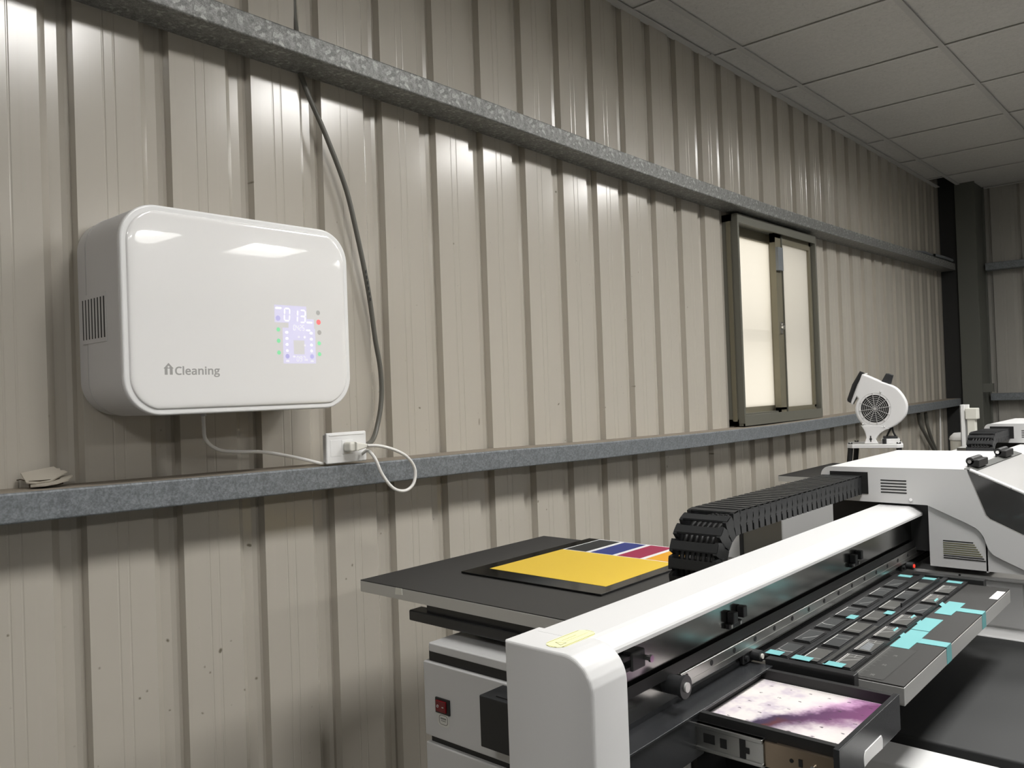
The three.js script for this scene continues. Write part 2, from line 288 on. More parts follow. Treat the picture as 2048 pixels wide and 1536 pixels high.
// column in the far corner
{
  const t = thing('steel_column', 'dark grey-green steel column in the far corner', 'column');
  part(t, 'flange', box(6.65, 6.664, 0, CEIL + 0.15, 0.115, 0.245, 0.002), columnPaint);
  part(t, 'flange', box(6.93, 6.944, 0, CEIL + 0.15, 0.115, 0.245, 0.002), columnPaint);
  part(t, 'web', box(6.664, 6.93, 0, CEIL + 0.15, 0.225, 0.235), columnPaint);
  part(t, 'recess_shade', box(6.672, 6.68, 0, CEIL + 0.15, 0.0015, 0.117), darkSteelAndShade, 'almost black sheet painted as the shaded gap between column and wall');  // near-black sheet put in for the shade between column and wall
  part(t, 'bracket', box(6.66, 6.7, 1.39, 1.45, 0.245, 0.31), columnPaint);
}

// ------------------------------------------------------------------ wall-mounted air purifier
{
  const X0 = 0.632, X1 = 1.122, Y0 = 1.483, Y1 = 1.865, W = X1 - X0, H = Y1 - Y0, cx = (X0 + X1) / 2, cy = (Y0 + Y1) / 2;
  const t = thing('air_purifier', 'white wall-mounted air purifier with rounded glossy front and lit display', 'air purifier');
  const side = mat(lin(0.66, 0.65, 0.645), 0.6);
  const slab = (w, h, r, z0, z1, bevel) => extrude(roundRect(w, h, r, cx, cy), z1 - z0, bevel, 20).translate(0, 0, z0);
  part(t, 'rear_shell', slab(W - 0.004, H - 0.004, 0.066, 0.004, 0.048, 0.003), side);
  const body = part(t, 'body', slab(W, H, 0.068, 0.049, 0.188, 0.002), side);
  part(t, 'seam_bead', slab(W + 0.0008, H + 0.0008, 0.0684, 0.0465, 0.0495, 0.0005), greyWhite);
  part(t, 'bezel', slab(W + 0.001, H + 0.001, 0.0685, 0.188, 0.199, 0.004), whitePlastic, 'bright white rim');
  // domed front panel; its print (wordmark) and its lit display share one sheet
  const PW = W - 0.020, PH = H - 0.020, toPx = (w, x) => (x - (cx - PW / 2)) / PW * w, toPy = (h, y) => (1 - (y - (cy - PH / 2)) / PH) * h;
  const CWx = 1880, CHx = Math.round(1880 * PH / PW);
  const seg7 = (c, ch, x, y, w, h, lw, slant = 0.06) => {
    const on = { 0: 'abcdef', 1: 'bc', 2: 'abged', 3: 'abgcd', 4: 'fgbc', 5: 'afgcd', 7: 'abc', 9: 'abfgcd' }[ch], m = h / 2, k = lw * 0.9;
    const L = { a: [k, 0, w - k, 0], b: [w, k, w, m - k], c: [w, m + k, w, h - k], d: [k, h, w - k, h], e: [0, m + k, 0, h - k], f: [0, k, 0, m - k], g: [k, m, w - k, m] };
    c.lineWidth = lw; c.lineCap = 'round';
    for (const s of on) { const [a, b, d, e] = L[s]; c.beginPath(); c.moveTo(x + a + (h - b) * slant, y + b); c.lineTo(x + d + (h - e) * slant, y + e); c.stroke(); }
  };
  // display layout in its own pixels, as seen square-on: 545..650 x 608..735 of the photograph
  const D = (c, w, h, mode) => {
    const ax = toPx(w, 0.9315), bx = toPx(w, 1.0385), ay = toPy(h, 1.6985), by = toPy(h, 1.5735), sx = (bx - ax) / 90, sy = (by - ay) / 120;
    const X = (v) => ax + (v - 545) * sx, Y = (v) => ay + (v - 610) * sy;
    c.save();
    if (mode === 'glow') {                                           // the lit zones of the screen
      c.fillStyle = 'rgb(96,86,190)'; c.filter = 'none';
      for (const [x, y, a, b] of [[547, 612, 64, 34], [574, 640, 52, 18], [562, 656, 66, 70], [611, 637, 15, 24]]) { c.beginPath(); c.rect(X(x), Y(y), a * sx, b * sy); c.fill(); }
      c.fillStyle = 'rgb(40,38,60)'; for (const [x, y, a, b] of [[583, 680, 22, 28]]) c.fillRect(X(x), Y(y), a * sx, b * sy);
    }
    const ink = mode === 'glow' ? 'rgb(255,255,255)' : 'rgb(236,236,240)';
    c.strokeStyle = c.fillStyle = ink;
    seg7(c, 0, X(566), Y(618), 10 * sx, 24 * sy, 2.4 * sx); seg7(c, 1, X(582), Y(620), 10 * sx, 24 * sy, 2.4 * sx); seg7(c, 3, X(597.5), Y(620), 10 * sx, 24 * sy, 2.4 * sx);
    [0, 4, 2, 5].forEach((d, i) => seg7(c, d, X(583.5 + 6 * i), Y(650), 3.9 * sx, 10 * sy, 1.3 * sx));
    [0, 9, 7].forEach((d, i) => seg7(c, d, X(588.5 + 6.4 * i), Y(712), 4 * sx, 9.5 * sy, 1.3 * sx));
    const bar = (x, y, a, b) => { c.beginPath(); c.roundRect ? c.roundRect(X(x), Y(y), a * sx, b * sy, b * sy / 2) : c.rect(X(x), Y(y), a * sx, b * sy); c.fill(); };
    bar(549, 616, 12, 4); bar(611, 642, 12, 3.4); bar(609, 658, 9, 3); bar(581, 711, 5, 3); bar(607, 717, 4, 3.5); bar(567, 720, 6, 3); bar(617, 720, 6, 3);
    for (let i = 0; i < 4; i++) for (const x of [570, 619.5]) { c.beginPath(); c.ellipse(X(x), Y(665 + 12 * i), (3.3 - 0.25 * i) * sx, 2.6 * sy, 0, 0, 7); c.fill(); }
    bar(592, 672, 4, 3); bar(604, 671, 4, 5); bar(604.5, 688, 3, 4);
    const dot = (x, y, r, col) => { c.fillStyle = col; c.beginPath(); c.ellipse(X(x), Y(y), r * sx, r * 1.15 * sy, 0, 0, 7); c.fill(); };
    if (mode === 'glow') { for (const y of [660, 682, 705]) dot(553.5, y, 3.6, 'rgb(20,190,90)'); for (const y of [685, 707]) dot(636, y, 3.6, 'rgb(20,190,90)'); dot(636, 642, 4.6, 'rgb(255,60,70)'); }
    else { dot(635.5, 623, 4.2, 'rgb(206,206,203)'); dot(637, 663, 4.2, 'rgb(206,204,200)'); dot(553.5, 638, 4.5, 'rgb(214,212,226)'); for (const x of [570, 620]) dot(x, 712, 4, 'rgb(210,208,226)');
      for (const y of [660, 682, 705]) dot(553.5, y, 3.6, 'rgb(170,226,194)'); for (const y of [685, 707]) dot(636, y, 3.6, 'rgb(170,226,194)'); dot(636, 642, 4.6, 'rgb(240,150,150)'); }
    c.restore();
  };
  const print = canvas(CWx, CHx, (c, w, h) => {
    c.fillStyle = 'rgb(247,246,244)'; c.fillRect(0, 0, w, h);
    c.fillStyle = c.strokeStyle = 'rgb(176,175,172)';
    const hx = toPx(w, 0.7015), hy = toPy(h, 1.5562), u = w / PW / 1000;        // u: one millimetre
    c.beginPath(); c.moveTo(hx, hy - 11.2 * u); c.lineTo(hx + 9.5 * u, hy - 21.5 * u); c.lineTo(hx + 19 * u, hy - 11.2 * u); c.lineTo(hx + 17 * u, hy - 11.2 * u); c.lineTo(hx + 17 * u, hy); c.lineTo(hx + 11.6 * u, hy); c.lineTo(hx + 11.6 * u, hy - 11.2 * u); c.lineTo(hx + 7.4 * u, hy - 11.2 * u); c.lineTo(hx + 7.4 * u, hy); c.lineTo(hx + 2 * u, hy); c.lineTo(hx + 2 * u, hy - 11.2 * u); c.closePath(); c.fill();
    c.fillStyle = 'rgb(240,239,237)'; c.beginPath(); c.arc(hx + 9.5 * u, hy - 14.4 * u, 1.9 * u, 0, 7); c.fill();
    c.fillStyle = 'rgb(176,175,172)'; const fs = 19.5 * u; c.font = fs + 'px sans-serif'; const tw = c.measureText('Cleaning').width, want = 89 * u;
    c.save(); c.translate(hx + 20.5 * u, hy); c.scale(want / tw, 1); c.fillText('Cleaning', 0, 0); c.lineWidth = 0.9 * u; c.strokeStyle = 'rgb(176,175,172)'; c.strokeText('Cleaning', 0, 0); c.restore();
    D(c, w, h, 'print');
  });
  const glow = canvas(CWx, CHx, (c, w, h) => { c.fillStyle = '#000'; c.fillRect(0, 0, w, h); D(c, w, h, 'glow'); });
  const front = mat(lin(1, 1, 1), 0.18, 0, { map: print, emissiveMap: glow, emissive: lin(1, 1, 1), emissiveIntensity: 0.55, clearcoat: 1, clearcoatRoughness: 0.02 });
  const P = [], U = [], I = [], NU = 80, NV = 64, rr = 0.06;          // a grid clipped to the rounded outline, slightly domed
  for (let j = 0; j <= NV; j++) for (let i = 0; i <= NU; i++) {
    let u = -1 + 2 * i / NU, v = -1 + 2 * j / NV; u = Math.sin(u * Math.PI / 2) * 0.8 + u * 0.2; v = Math.sin(v * Math.PI / 2) * 0.8 + v * 0.2;
    const y = v * PH / 2, over = Math.max(0, Math.abs(y) - (PH / 2 - rr)), half = PW / 2 - rr + Math.sqrt(Math.max(0, rr * rr - over * over)), x = u * half;
    const ex = Math.abs(u), ey = Math.abs(y) / (PH / 2), e = Math.max(ex, ey, Math.pow(Math.pow(ex, 6) + Math.pow(ey, 6), 1 / 6) > 1 ? 1 : 0);
    const z = 0.1985 + 0.0045 * Math.sqrt(Math.max(0, 1 - Math.pow(Math.max(ex, ey), 46))) + 0.0008 * (1 - ex * ex * 0.5 - ey * ey * 0.5);
    P.push(cx + x, cy + y, z); U.push((x + PW / 2) / PW, (y + PH / 2) / PH);
  }
  for (let j = 0; j < NV; j++) for (let i = 0; i < NU; i++) { const a = j * (NU + 1) + i, b = a + 1, c = a + NU + 1, d = c + 1; I.push(a, b, d, a, d, c); }
  const g = new THREE.BufferGeometry(); g.setAttribute('position', new THREE.Float32BufferAttribute(P, 3)); g.setAttribute('uv', new THREE.Float32BufferAttribute(U, 2)); g.setIndex(I); g.computeVertexNormals();
  part(t, 'front_panel', g, front, 'glossy white front with wordmark and lit figures');
  const vent = part(t, 'side_vent', join(box(X0 - 0.0012, X0 + 0.002, 1.620, 1.7115, 0.028, 0.136, 0.0008)), side);
  for (let i = 0; i < 8; i++) part(vent, 'vent_slot', box(X0 - 0.0016, X0 + 0.001, 1.628, 1.703, 0.032 + i * 0.0133, 0.0362 + i * 0.0133 + i * 0.0002, 0.0006), black);
  part(t, 'cord_outlet', rod(0.006, 0.01, 'y', 0.84, Y0 - 0.002, 0.08), greyWhite);
}
// wall socket box on the lower girt, its plug and cord, the grey supply cable
{
  const t = thing('wall_socket', 'white horizontal socket box standing on the lower girt', 'socket');
  part(t, 'back_box', box(1.124, 1.231, 1.3565, 1.421, 0.084, 0.096, 0.003), whitePlastic);
  part(t, 'face_plate', box(1.1205, 1.2345, 1.3535, 1.4245, 0.096, 0.104, 0.0035), whitePlastic);
  part(t, 'raised_rim', box(1.128, 1.227, 1.417, 1.420, 0.1035, 0.1052, 0.0008), whitePlastic);
  part(t, 'socket_insert', box(1.163, 1.195, 1.374, 1.406, 0.1035, 0.1048, 0.0006), whitePlastic);
  part(t, 'switch_insert', box(1.131, 1.161, 1.370, 1.408, 0.1035, 0.1044, 0.0005), whitePlastic);
  const p = thing('power_cord', 'white power cord looping from the purifier to the plug in the socket', 'power cord');
  part(p, 'cord', tube([[0.84, 1.478, 0.08], [0.842, 1.455, 0.077], [0.853, 1.428, 0.062], [0.885, 1.405, 0.05], [0.935, 1.396, 0.046], [0.985, 1.392, 0.05], [1.04, 1.380, 0.062], [1.09, 1.365, 0.078], [1.115, 1.3565, 0.088], [1.14, 1.3535, 0.07], [1.18, 1.3535, 0.05], [1.21, 1.356, 0.06], [1.222, 1.37, 0.10], [1.222, 1.378, 0.125], [1.228, 1.362, 0.14], [1.244, 1.32, 0.148], [1.272, 1.285, 0.155], [1.305, 1.2775, 0.158], [1.328, 1.292, 0.16], [1.334, 1.325, 0.16], [1.312, 1.356, 0.16], [1.274, 1.377, 0.156], [1.235, 1.389, 0.146], [1.212, 1.391, 0.136]], 0.0038, 220, 12), cordWhite);
  part(p, 'plug', join(extrude(roundRect(0.026, 0.022, 0.006, 1.179, 1.3905), 0.026, 0.004).translate(0, 0, 0.1045), extrude(poly([[1.180, 1.380], [1.180, 1.401], [1.196, 1.398], [1.214, 1.394], [1.214, 1.387], [1.196, 1.383]]), 0.016, 0.003).translate(0, 0, 0.121)), ivoryPlastic, 'moulded right-angle plug');
  part(p, 'strain_relief', join([0, 1, 2].map((i) => rod(0.0048, 0.0018, 'x', 1.2065 + i * 0.0032, 1.3905, 0.130))), ivoryPlastic);
  const c = thing('supply_cable', 'dark grey cable running down the wall behind the upper girt to the socket', 'cable');
  part(c, 'cable_run', tube([[1.142, CEIL + 0.05, -0.004], [1.145, 2.6, -0.004], [1.147, 2.42, -0.004], [1.148, 2.36, 0.004], [1.15, 2.29, 0.006], [1.163, 2.237, 0.014], [1.203, 2.141, 0.026], [1.256, 2.016, 0.03], [1.285, 1.908, 0.03], [1.306, 1.823, 0.028], [1.323, 1.748, 0.024], [1.339, 1.648, 0.021], [1.353, 1.571, 0.02], [1.351, 1.495, 0.022], [1.325, 1.42, 0.03], [1.298, 1.395, 0.045], [1.262, 1.388, 0.065], [1.23, 1.388, 0.075]], 0.0062, 260, 12), cableGrey);
  for (let i = 0; i < 6; i++) part(c, 'printed_mark', box(1.304 + i * 0.0028, 1.3075 + i * 0.0028, 1.812 - i * 0.0135, 1.820 - i * 0.0135, 0.0335 - i * 0.0006, 0.0342 - i * 0.0006), black);
}
// torn scrap of board on the lower girt
{
  const t = thing('torn_cardboard', 'torn folded scrap of grey cardboard lying on the lower girt', 'cardboard'); t.position.set(0.545, 1.3622, 0.04);
  const low = [[-0.02, 0.018], [0.0, 0.028], [0.02, 0.029], [0.042, 0.02], [0.056, 0.004], [0.058, -0.006], [0.04, -0.014], [0.012, -0.018], [-0.01, -0.012]];
  const lf = part(t, 'lower_flap', alongY(low, 0.001, 0.004), cardboard); lf.rotation.z = 0.10; lf.rotation.x = 0.16; lf.position.y = 0.006;
  part(t, 'inner_layer', alongY(low.map(([x, z]) => [x * 0.8 - 0.004, z * 0.72 - 0.004]), 0.001, 0.013), cardEdge, 'dark torn core');
  const up = part(t, 'upper_flap', alongY([[-0.024, 0.012], [-0.012, 0.019], [0.002, 0.0185], [0.010, 0.022], [0.018, 0.017], [0.034, 0.006], [0.048, -0.002], [0.045, -0.010], [0.0395, -0.012], [0.041, -0.019], [0.036, -0.021], [0.034, -0.03], [-0.022, -0.026]], 0, 0.0026), cardboard);
  up.position.y = 0.0155; up.rotation.x = 0.42; up.rotation.z = 0.10;
  part(t, 'torn_thread', tube([[-0.024, 0.014, 0.0], [-0.031, 0.0165, 0.002], [-0.037, 0.016, 0.003]], 0.0011, 12, 6), cardEdge);
}
// leftovers in the far corner: strips lying on the upper girt, cables hanging below the lower girt
{
  solo('metal_strip', tube([[5.85, 2.336, 0.05], [6.05, 2.350, 0.06], [6.35, 2.349, 0.05], [6.6, 2.341, 0.06]], 0.012, 40, 6), galvanisedFine, 'grey strip lying along the far end of the upper girt', 'strip');
  solo('metal_strip', tube([[6.2, 2.347, 0.08], [6.45, 2.352, 0.085], [6.62, 2.348, 0.09]], 0.011, 30, 6), galvanisedFine, 'shorter pale strip on the upper girt touching the column', 'strip');
  solo('hanging_cable', tube([[5.87, 1.27, 0.03], [5.9, 1.2, 0.03], [6.0, 1.12, 0.035], [6.2, 0.99, 0.035], [6.34, 0.9, 0.03]], 0.012, 40, 8), cableGrey, 'dark cable slanting down below the lower girt, nearer the window', 'cable', 'hanging cables');
  solo('hanging_cable', tube([[6.03, 1.27, 0.03], [6.05, 1.2, 0.03], [6.13, 1.08, 0.035], [6.24, 0.98, 0.035], [6.3, 0.9, 0.03]], 0.012, 40, 8), cableGrey, 'dark cable slanting down below the lower girt, nearer the column', 'cable', 'hanging cables');
  solo('hanging_cable', tube([[6.375, 1.285, 0.03], [6.37, 1.15, 0.03], [6.35, 0.95, 0.03]], 0.006, 30, 8), cordWhite, 'thin pale wire hanging straight down below the lower girt', 'cable', 'hanging cables');
}

// ------------------------------------------------------------------ flatbed printers
const printMarks = canvas(256, 256, (c) => {                          // switch label
  c.fillStyle = 'rgb(222,222,216)'; c.fillRect(0, 0, 256, 256); c.strokeStyle = 'rgb(60,62,60)'; c.lineWidth = 9; c.beginPath(); c.arc(90, 92, 52, Math.PI, 1.5 * Math.PI); c.lineTo(166, 40); c.arc(166, 92, 52, 1.5 * Math.PI, 0); c.lineTo(218, 164); c.arc(166, 164, 52, 0, Math.PI / 2); c.lineTo(90, 216); c.arc(90, 164, 52, Math.PI / 2, Math.PI); c.closePath(); c.stroke();
  c.fillStyle = c.strokeStyle = 'rgb(66,66,64)'; c.lineWidth = 5;
  for (let i = 0; i < 4; i++) { const x = 68 + i * 31; c.strokeRect(x, 92, 22, 18); c.beginPath(); c.moveTo(x - 2, 101); c.lineTo(x + 25, 101); c.moveTo(x + 11, 84); c.lineTo(x + 11, 120); c.lineTo(x + 24, 120); c.stroke(); }
  c.font = 'bold 30px sans-serif'; c.textAlign = 'center'; c.fillText('POWER', 128, 158);
});
const warnTex = canvas(512, 160, (c, w, h) => {
  c.fillStyle = 'rgb(252,250,190)'; c.fillRect(0, 0, w, h); c.strokeStyle = 'rgb(150,146,84)'; c.lineWidth = 7; c.strokeRect(10, 10, w - 20, h - 20);
  c.strokeStyle = 'rgb(96,92,52)'; c.lineWidth = 6; c.beginPath(); c.moveTo(70, 116); c.lineTo(142, 116); c.lineTo(106, 48); c.closePath(); c.stroke();
  c.fillStyle = 'rgb(172,168,106)'; for (let i = 0; i < 14; i++) c.fillRect(172 + i * 13, 56 + (i % 3), 9, 10); for (let i = 0; i < 24; i++) c.fillRect(172 + i * 12, 90 + (i % 2), 8, 7);
});
const warnMat = mat(lin(1, 1, 1), 0.5, 0, { map: warnTex }), labelMat = mat(lin(1, 1, 1), 0.6, 0, { map: printMarks });
const smoky = mat(lin(0.10, 0.10, 0.098), 0.09, 0, { transmission: 0.55, thickness: 0, clearcoat: 1, clearcoatRoughness: 0.03 });
const clearTopSheen = mat(lin(0.75, 0.74, 0.72), 0.3, 0, { transmission: 0.6, thickness: 0, clearcoat: 1, clearcoatRoughness: 0.05 });
const deckGrey = mat(lin(0.055, 0.057, 0.05), 0.6), scuffed = mat(lin(0.04, 0.042, 0.045), 0.24, 0.3), serviceGrey = mat(lin(0.42, 0.42, 0.41), 0.5), serviceShade = mat(lin(0.10, 0.095, 0.08), 0.5), lampGlow = mat(lin(0.5, 0.02, 0.02), 0.3, 0, { emissive: lin(1, 0.06, 0.03), emissiveIntensity: 0.9 });
const BASE = [1.4, 0, 0.8];
function linkGeometry() {                                             // one chain link, running along x, 83 mm wide in z
  const L = 0.0225, zz = 0.0415;
  return join([-1, 1].flatMap((s) => [
    alongZ([[-L / 2 - 0.002, -0.004], [-L / 2, 0.019], [L / 2 - 0.002, 0.019], [L / 2 + 0.002, 0.004], [L / 2 - 0.003, -0.004]], s > 0 ? zz - 0.006 : -zz, s > 0 ? zz : -zz + 0.006),
    alongZ([[-L / 2 + 0.003, -0.0195], [-L / 2 + 0.001, -0.004], [L / 2 - 0.004, -0.004], [L / 2 - 0.004, -0.0195]], s > 0 ? zz - 0.005 : -zz, s > 0 ? zz : -zz + 0.005),
    rod(0.0016, 0.001, 'z', L / 2 - 0.001, -0.006, s * (zz + 0.0001), 8)]),
    box(-0.0075, 0.0065, 0.0172, 0.0196, -zz, zz), box(-0.006, 0.005, -0.0196, -0.0172, -zz + 0.004, zz - 0.004),
    box(-0.009, -0.0075, 0.0165, 0.0185, -zz + 0.004, zz - 0.004));
}
const LINK = linkGeometry(), CABLES = [0, 1, 2, 3, 4, 5, 6];
function makePrinter(label, origin, shift, bend, detail) {
  const t = thing('flatbed_printer', label, 'printer', 'flatbed printers'); t.position.set(...origin);
  const p = (name, geo, m, lab, parent = t) => part(parent, name, geo.translate(-BASE[0], -BASE[1], -BASE[2]), m, lab);
  // lower body
  p('lower_body', join(box(1.12, 2.25, 0.06, 0.84, 0.5, 1.5, 0.008)), white);
  for (const [x, z] of [[1.2, 0.58], [2.15, 0.58], [1.2, 1.42], [2.15, 1.42]]) p('foot', rod(0.03, 0.06, 'y', x, 0.03, z), black);
  p('deck', box(0.6, 1.14, 0.84, 0.9, 0.98, 1.55), deckGrey);
  p('deck_support', box(0.66, 1.12, 0.06, 0.84, 1.02, 1.5, 0.006), white);
  // electronics cabinet under the rear of the table
  const cab = p('electronics_cabinet', box(1.056, 1.75, 0.84, 1.03, 0.497, 1.06), black);
  p('cabinet_lid', box(1.052, 1.76, 1.021, 1.038, 0.500, 1.06, 0.003), white, undefined, cab).position.set(0, 0, 0);
  p('upper_door', box(1.048, 1.07, 0.8645, 1.003, 0.488, 1.05, 0.003), white, undefined, cab);
  p('lower_door', box(1.048, 1.13, 0.55, 0.852, 0.489, 1.05, 0.003), white, undefined, cab);
  if (detail) {
    const sw = p('power_switch', box(1.0445, 1.05, 0.9145, 0.9425, 0.5215, 0.5585, 0.0008), black);
    p('rocker', box(1.0415, 1.046, 0.918, 0.939, 0.5255, 0.5515, 0.0012), redGlass, 'dark red rocker', sw);
    p('rocker_mark', join(new THREE.TorusGeometry(0.0022, 0.0005, 6, 18).rotateY(Math.PI / 2).translate(1.0412, 0.9285, 0.5315), box(1.0408, 1.0414, 0.9278, 0.929, 0.5425, 0.5468)), paper, 'pale circle and bar', sw);
    const lb = new THREE.ShapeGeometry(roundRect(0.031, 0.0245, 0.008, 0.5395, 0.9025)), lp = lb.attributes.position;
    for (let i = 0; i < lp.count; i++) { const a = lp.getX(i), b = lp.getY(i); lb.attributes.uv.setXY(i, (a - 0.524) / 0.031, (b - 0.89025) / 0.0245); lp.setXYZ(i, 1.0474, b, a); lb.attributes.normal.setXYZ(i, -1, 0, 0); }
    p('switch_label', lb, labelMat, 'small white label');
  }
  p('power_inlet_box', join(box(0.99, 1.05, 0.9125, 0.9985, 0.6905, 0.9, 0.002), box(1.0, 1.05, 0.9985, 1.0005, 0.72, 0.9)), blackPlastic);
  // table
  const plate = p('table_plate', box(1.083, 1.69, 1.0955, 1.1182, 0.26, 1.338, 0.0008), aluminium);
  p('table_mat', box(1.0835, 1.6895, 1.1182, 1.12, 0.2605, 1.3375), tableBlack, 'black table top', plate);
  if (detail) p('chipped_corner', alongX([[0.375, 1.1185], [0.393, 1.1185], [0.394, 1.106], [0.372, 1.1045]], 1.0822, 1.0832), ivoryPlastic, 'pale patch on the edge', plate);
  p('table_rail', join(box(1.09, 1.125, 1.0555, 1.0765, 0.403, 1.2, 0.003), box(1.1, 1.67, 1.0765, 1.0955, 0.446, 1.28), box(1.645, 1.68, 1.0555, 1.0765, 0.403, 1.2, 0.003)), blackSatin);
  p('table_carriage', box(1.15, 1.62, 1.038, 1.0765, 0.53, 1.02), black);
  // gantry: end cover, beam cover, dark front panel, belt, guide rail
  const R = 0.036, prof = [[1.073, 0.5], [1.073, 1.24]]; for (let k = 0; k <= 20; k++) { const a = Math.PI / 2 * (1 - k / 20); prof.push([1.187 - R + R * Math.cos(a), 1.24 - R + R * Math.sin(a)]); } prof.push([1.187, 0.5]);
  p('end_cover', toCreasedNormals(alongX(prof, 0.644, 0.7045, 0.003), 0.6), white);
  if (detail) { const w = extrude(roundRect(0.068, 0.0245, 0.0122, 0.6875, -1.1285), 0.0005); planar(w, 'xy', 1, 0.6535, -1.1408); const u = w.attributes.uv; for (let i = 0; i < u.count; i++) u.setXY(i, u.getX(i) / 0.068, u.getY(i) / 0.0246); p('warning_label', w.rotateX(-Math.PI / 2).translate(0, 1.2402, 0), warnMat, 'pale yellow warning label'); }
  p('beam_cover', alongX([[1.079, 1.13], [1.079, 1.2385], [1.081, 1.2402], [1.140, 1.2402], [1.1465, 1.2385], [1.1615, 1.2285], [1.163, 1.226], [1.163, 1.222], [1.158, 1.222], [1.158, 1.228], [1.13, 1.228], [1.13, 1.13]], 0.69, 1.82), white);
  p('right_end_cover', box(2.20, 2.27, 0.5, 1.24, 1.073, 1.187, 0.004), white);
  p('front_panel', box(0.7, 2.2, 1.126, 1.228, 1.131, 1.1395), gloss, 'glossy dark front');
  p('drive_belt', box(0.7, 2.2, 1.157, 1.170, 1.1445, 1.146), black);
  const rail = p('guide_rail', join(box(0.874, 2.1, 1.1355, 1.1555, 1.1395, 1.148, 0.0012), box(0.874, 2.1, 1.1425, 1.1435, 1.1478, 1.1486)), steel);
  for (let i = 0; i < 16; i++) p('rail_hole', rod(0.0036, 0.0008, 'z', 0.886 + i * 0.0622, 1.1495, 1.1482, 14), black, undefined, rail);
  const pul = p('belt_pulley', join(rod(0.0115, 0.03, 'z', 0.852, 1.150, 1.148, 24), rod(0.0135, 0.004, 'z', 0.852, 1.150, 1.165, 24)), blackPlastic);
  p('pulley_bolt', rod(0.0058, 0.003, 'z', 0.852, 1.150, 1.168, 12), aluminium, undefined, pul);
  const clip = p('belt_clip', join(box(0.765, 0.792, 1.188, 1.209, 1.1395, 1.152, 0.002), box(0.75, 0.766, 1.202, 1.206, 1.14, 1.15), box(0.75, 0.766, 1.19, 1.194, 1.14, 1.15)), blackSatin);
  p('clip_screw', join(rod(0.003, 0.008, 'z', 0.789, 1.199, 1.156, 10), rod(0.0042, 0.003, 'z', 0.789, 1.199, 1.161, 10)), chrome, undefined, clip);
  for (const x of [1.018, 1.471]) {
    const b = p('cover_bracket', join(box(x - 0.014, x + 0.022, 1.1775, 1.184, 1.1395, 1.146, 0.001), box(x - 0.008, x + 0.004, 1.184, 1.1985, 1.1395, 1.15, 0.0015), box(x + 0.02, x + 0.031, 1.186, 1.201, 1.1395, 1.15, 0.0015)), blackPlastic);
    for (const s of [-0.010, 0.016]) p('bracket_screw', rod(0.0026, 0.002, 'z', x + s, 1.181, 1.1468, 10), chrome, undefined, b);
  }
  p('beam_shelf', join(box(0.702, 1.066, 1.1165, 1.1195, 1.128, 1.1755, 0.0008), box(0.702, 0.876, 1.067, 1.1165, 1.164, 1.1735), box(0.702, 2.2, 1.1165, 1.126, 1.1, 1.14)), scuffed);
  // sample drawer pulled out of the shelf
  const dr = p('drawer', join(box(0.866, 0.874, 1.0775, 1.119, 1.165, 1.336), box(1.046, 1.054, 1.0775, 1.119, 1.165, 1.336), box(0.866, 1.054, 1.0775, 1.083, 1.165, 1.336), box(0.866, 1.054, 1.0775, 1.112, 1.16, 1.168)), black);
  p('drawer_front', box(0.858, 1.0555, 1.0765, 1.1195, 1.334, 1.3405, 0.0006), scuffed, undefined, dr);
  if (detail) p('pull_pad', extrude((() => { const s = new THREE.Shape(); s.moveTo(0.928, 1.0775); s.quadraticCurveTo(0.9245, 1.087, 0.932, 1.0935); s.lineTo(0.984, 1.0935); s.quadraticCurveTo(0.9905, 1.088, 0.9865, 1.0775); s.lineTo(0.966, 1.0782); s.quadraticCurveTo(0.945, 1.0795, 0.928, 1.0775); return s; })(), 0.0012, 0.0004).translate(0, 0, 1.3402), whitePlastic, 'white rounded grip', dr);
  const slide = p('drawer_slide', join(box(0.860, 0.866, 1.0775, 1.1085, 1.16, 1.256), box(0.858, 0.866, 1.1035, 1.1085, 1.16, 1.256, 0.001), box(0.858, 0.866, 1.0775, 1.082, 1.16, 1.256, 0.001)), steel);
  p('inner_slide', join(box(0.8625, 0.8665, 1.0785, 1.106, 1.256, 1.333), box(0.861, 0.8665, 1.104, 1.107, 1.27, 1.333)), brownSteel, 'bronze toned inner rail', slide);
  for (const g of [box(0.8592, 0.8602, 1.088, 1.0985, 1.183, 1.197), box(0.8592, 0.8602, 1.087, 1.0975, 1.204, 1.212), box(0.8592, 0.8602, 1.081, 1.1035, 1.228, 1.235), box(0.8592, 0.8602, 1.0885, 1.095, 1.235, 1.2395), rod(0.0022, 0.0008, 'x', 0.862, 1.093, 1.287, 10), box(0.8615, 0.8624, 1.089, 1.097, 1.295, 1.299)]) p('slide_opening', g, black, undefined, slide);
  p('slide_screw', rod(0.0028, 0.0025, 'x', 0.8612, 1.0915, 1.311, 12), chrome, undefined, slide);
  // sensors at both ends of the gantry
  for (const [x, col] of [[1.066, blackPlastic], [1.752, blackPlastic]]) {
    const s = p('height_sensor', join(rod(0.0075, 0.016, 'z', x, 1.1295, 1.152, 18), box(x - 0.026, x + 0.004, 1.121, 1.136, 1.1395, 1.146, 0.002), rod(0.004, 0.004, 'z', x - 0.02, 1.129, 1.148, 12)), col);
    p('sensor_tip', rod(0.0035, 0.002, 'z', x, 1.1295, 1.161, 14), x > 1.5 ? lampGlow : ivoryPlastic, x > 1.5 ? 'red lit tip' : 'cream tip', s);
  }
  // base frame in front of the gantry
  p('bed', box(1.236, 1.8, 0.96, 0.998, 0.9, 1.7, 0.004), bedBlack, 'matt black bed');
  p('side_bar', box(1.13, 1.2, 0.92, 1.0, 1.18, 1.7, 0.004), white); p('side_bar', box(1.8, 1.868, 0.92, 1.0, 1.14, 1.7, 0.004), white);
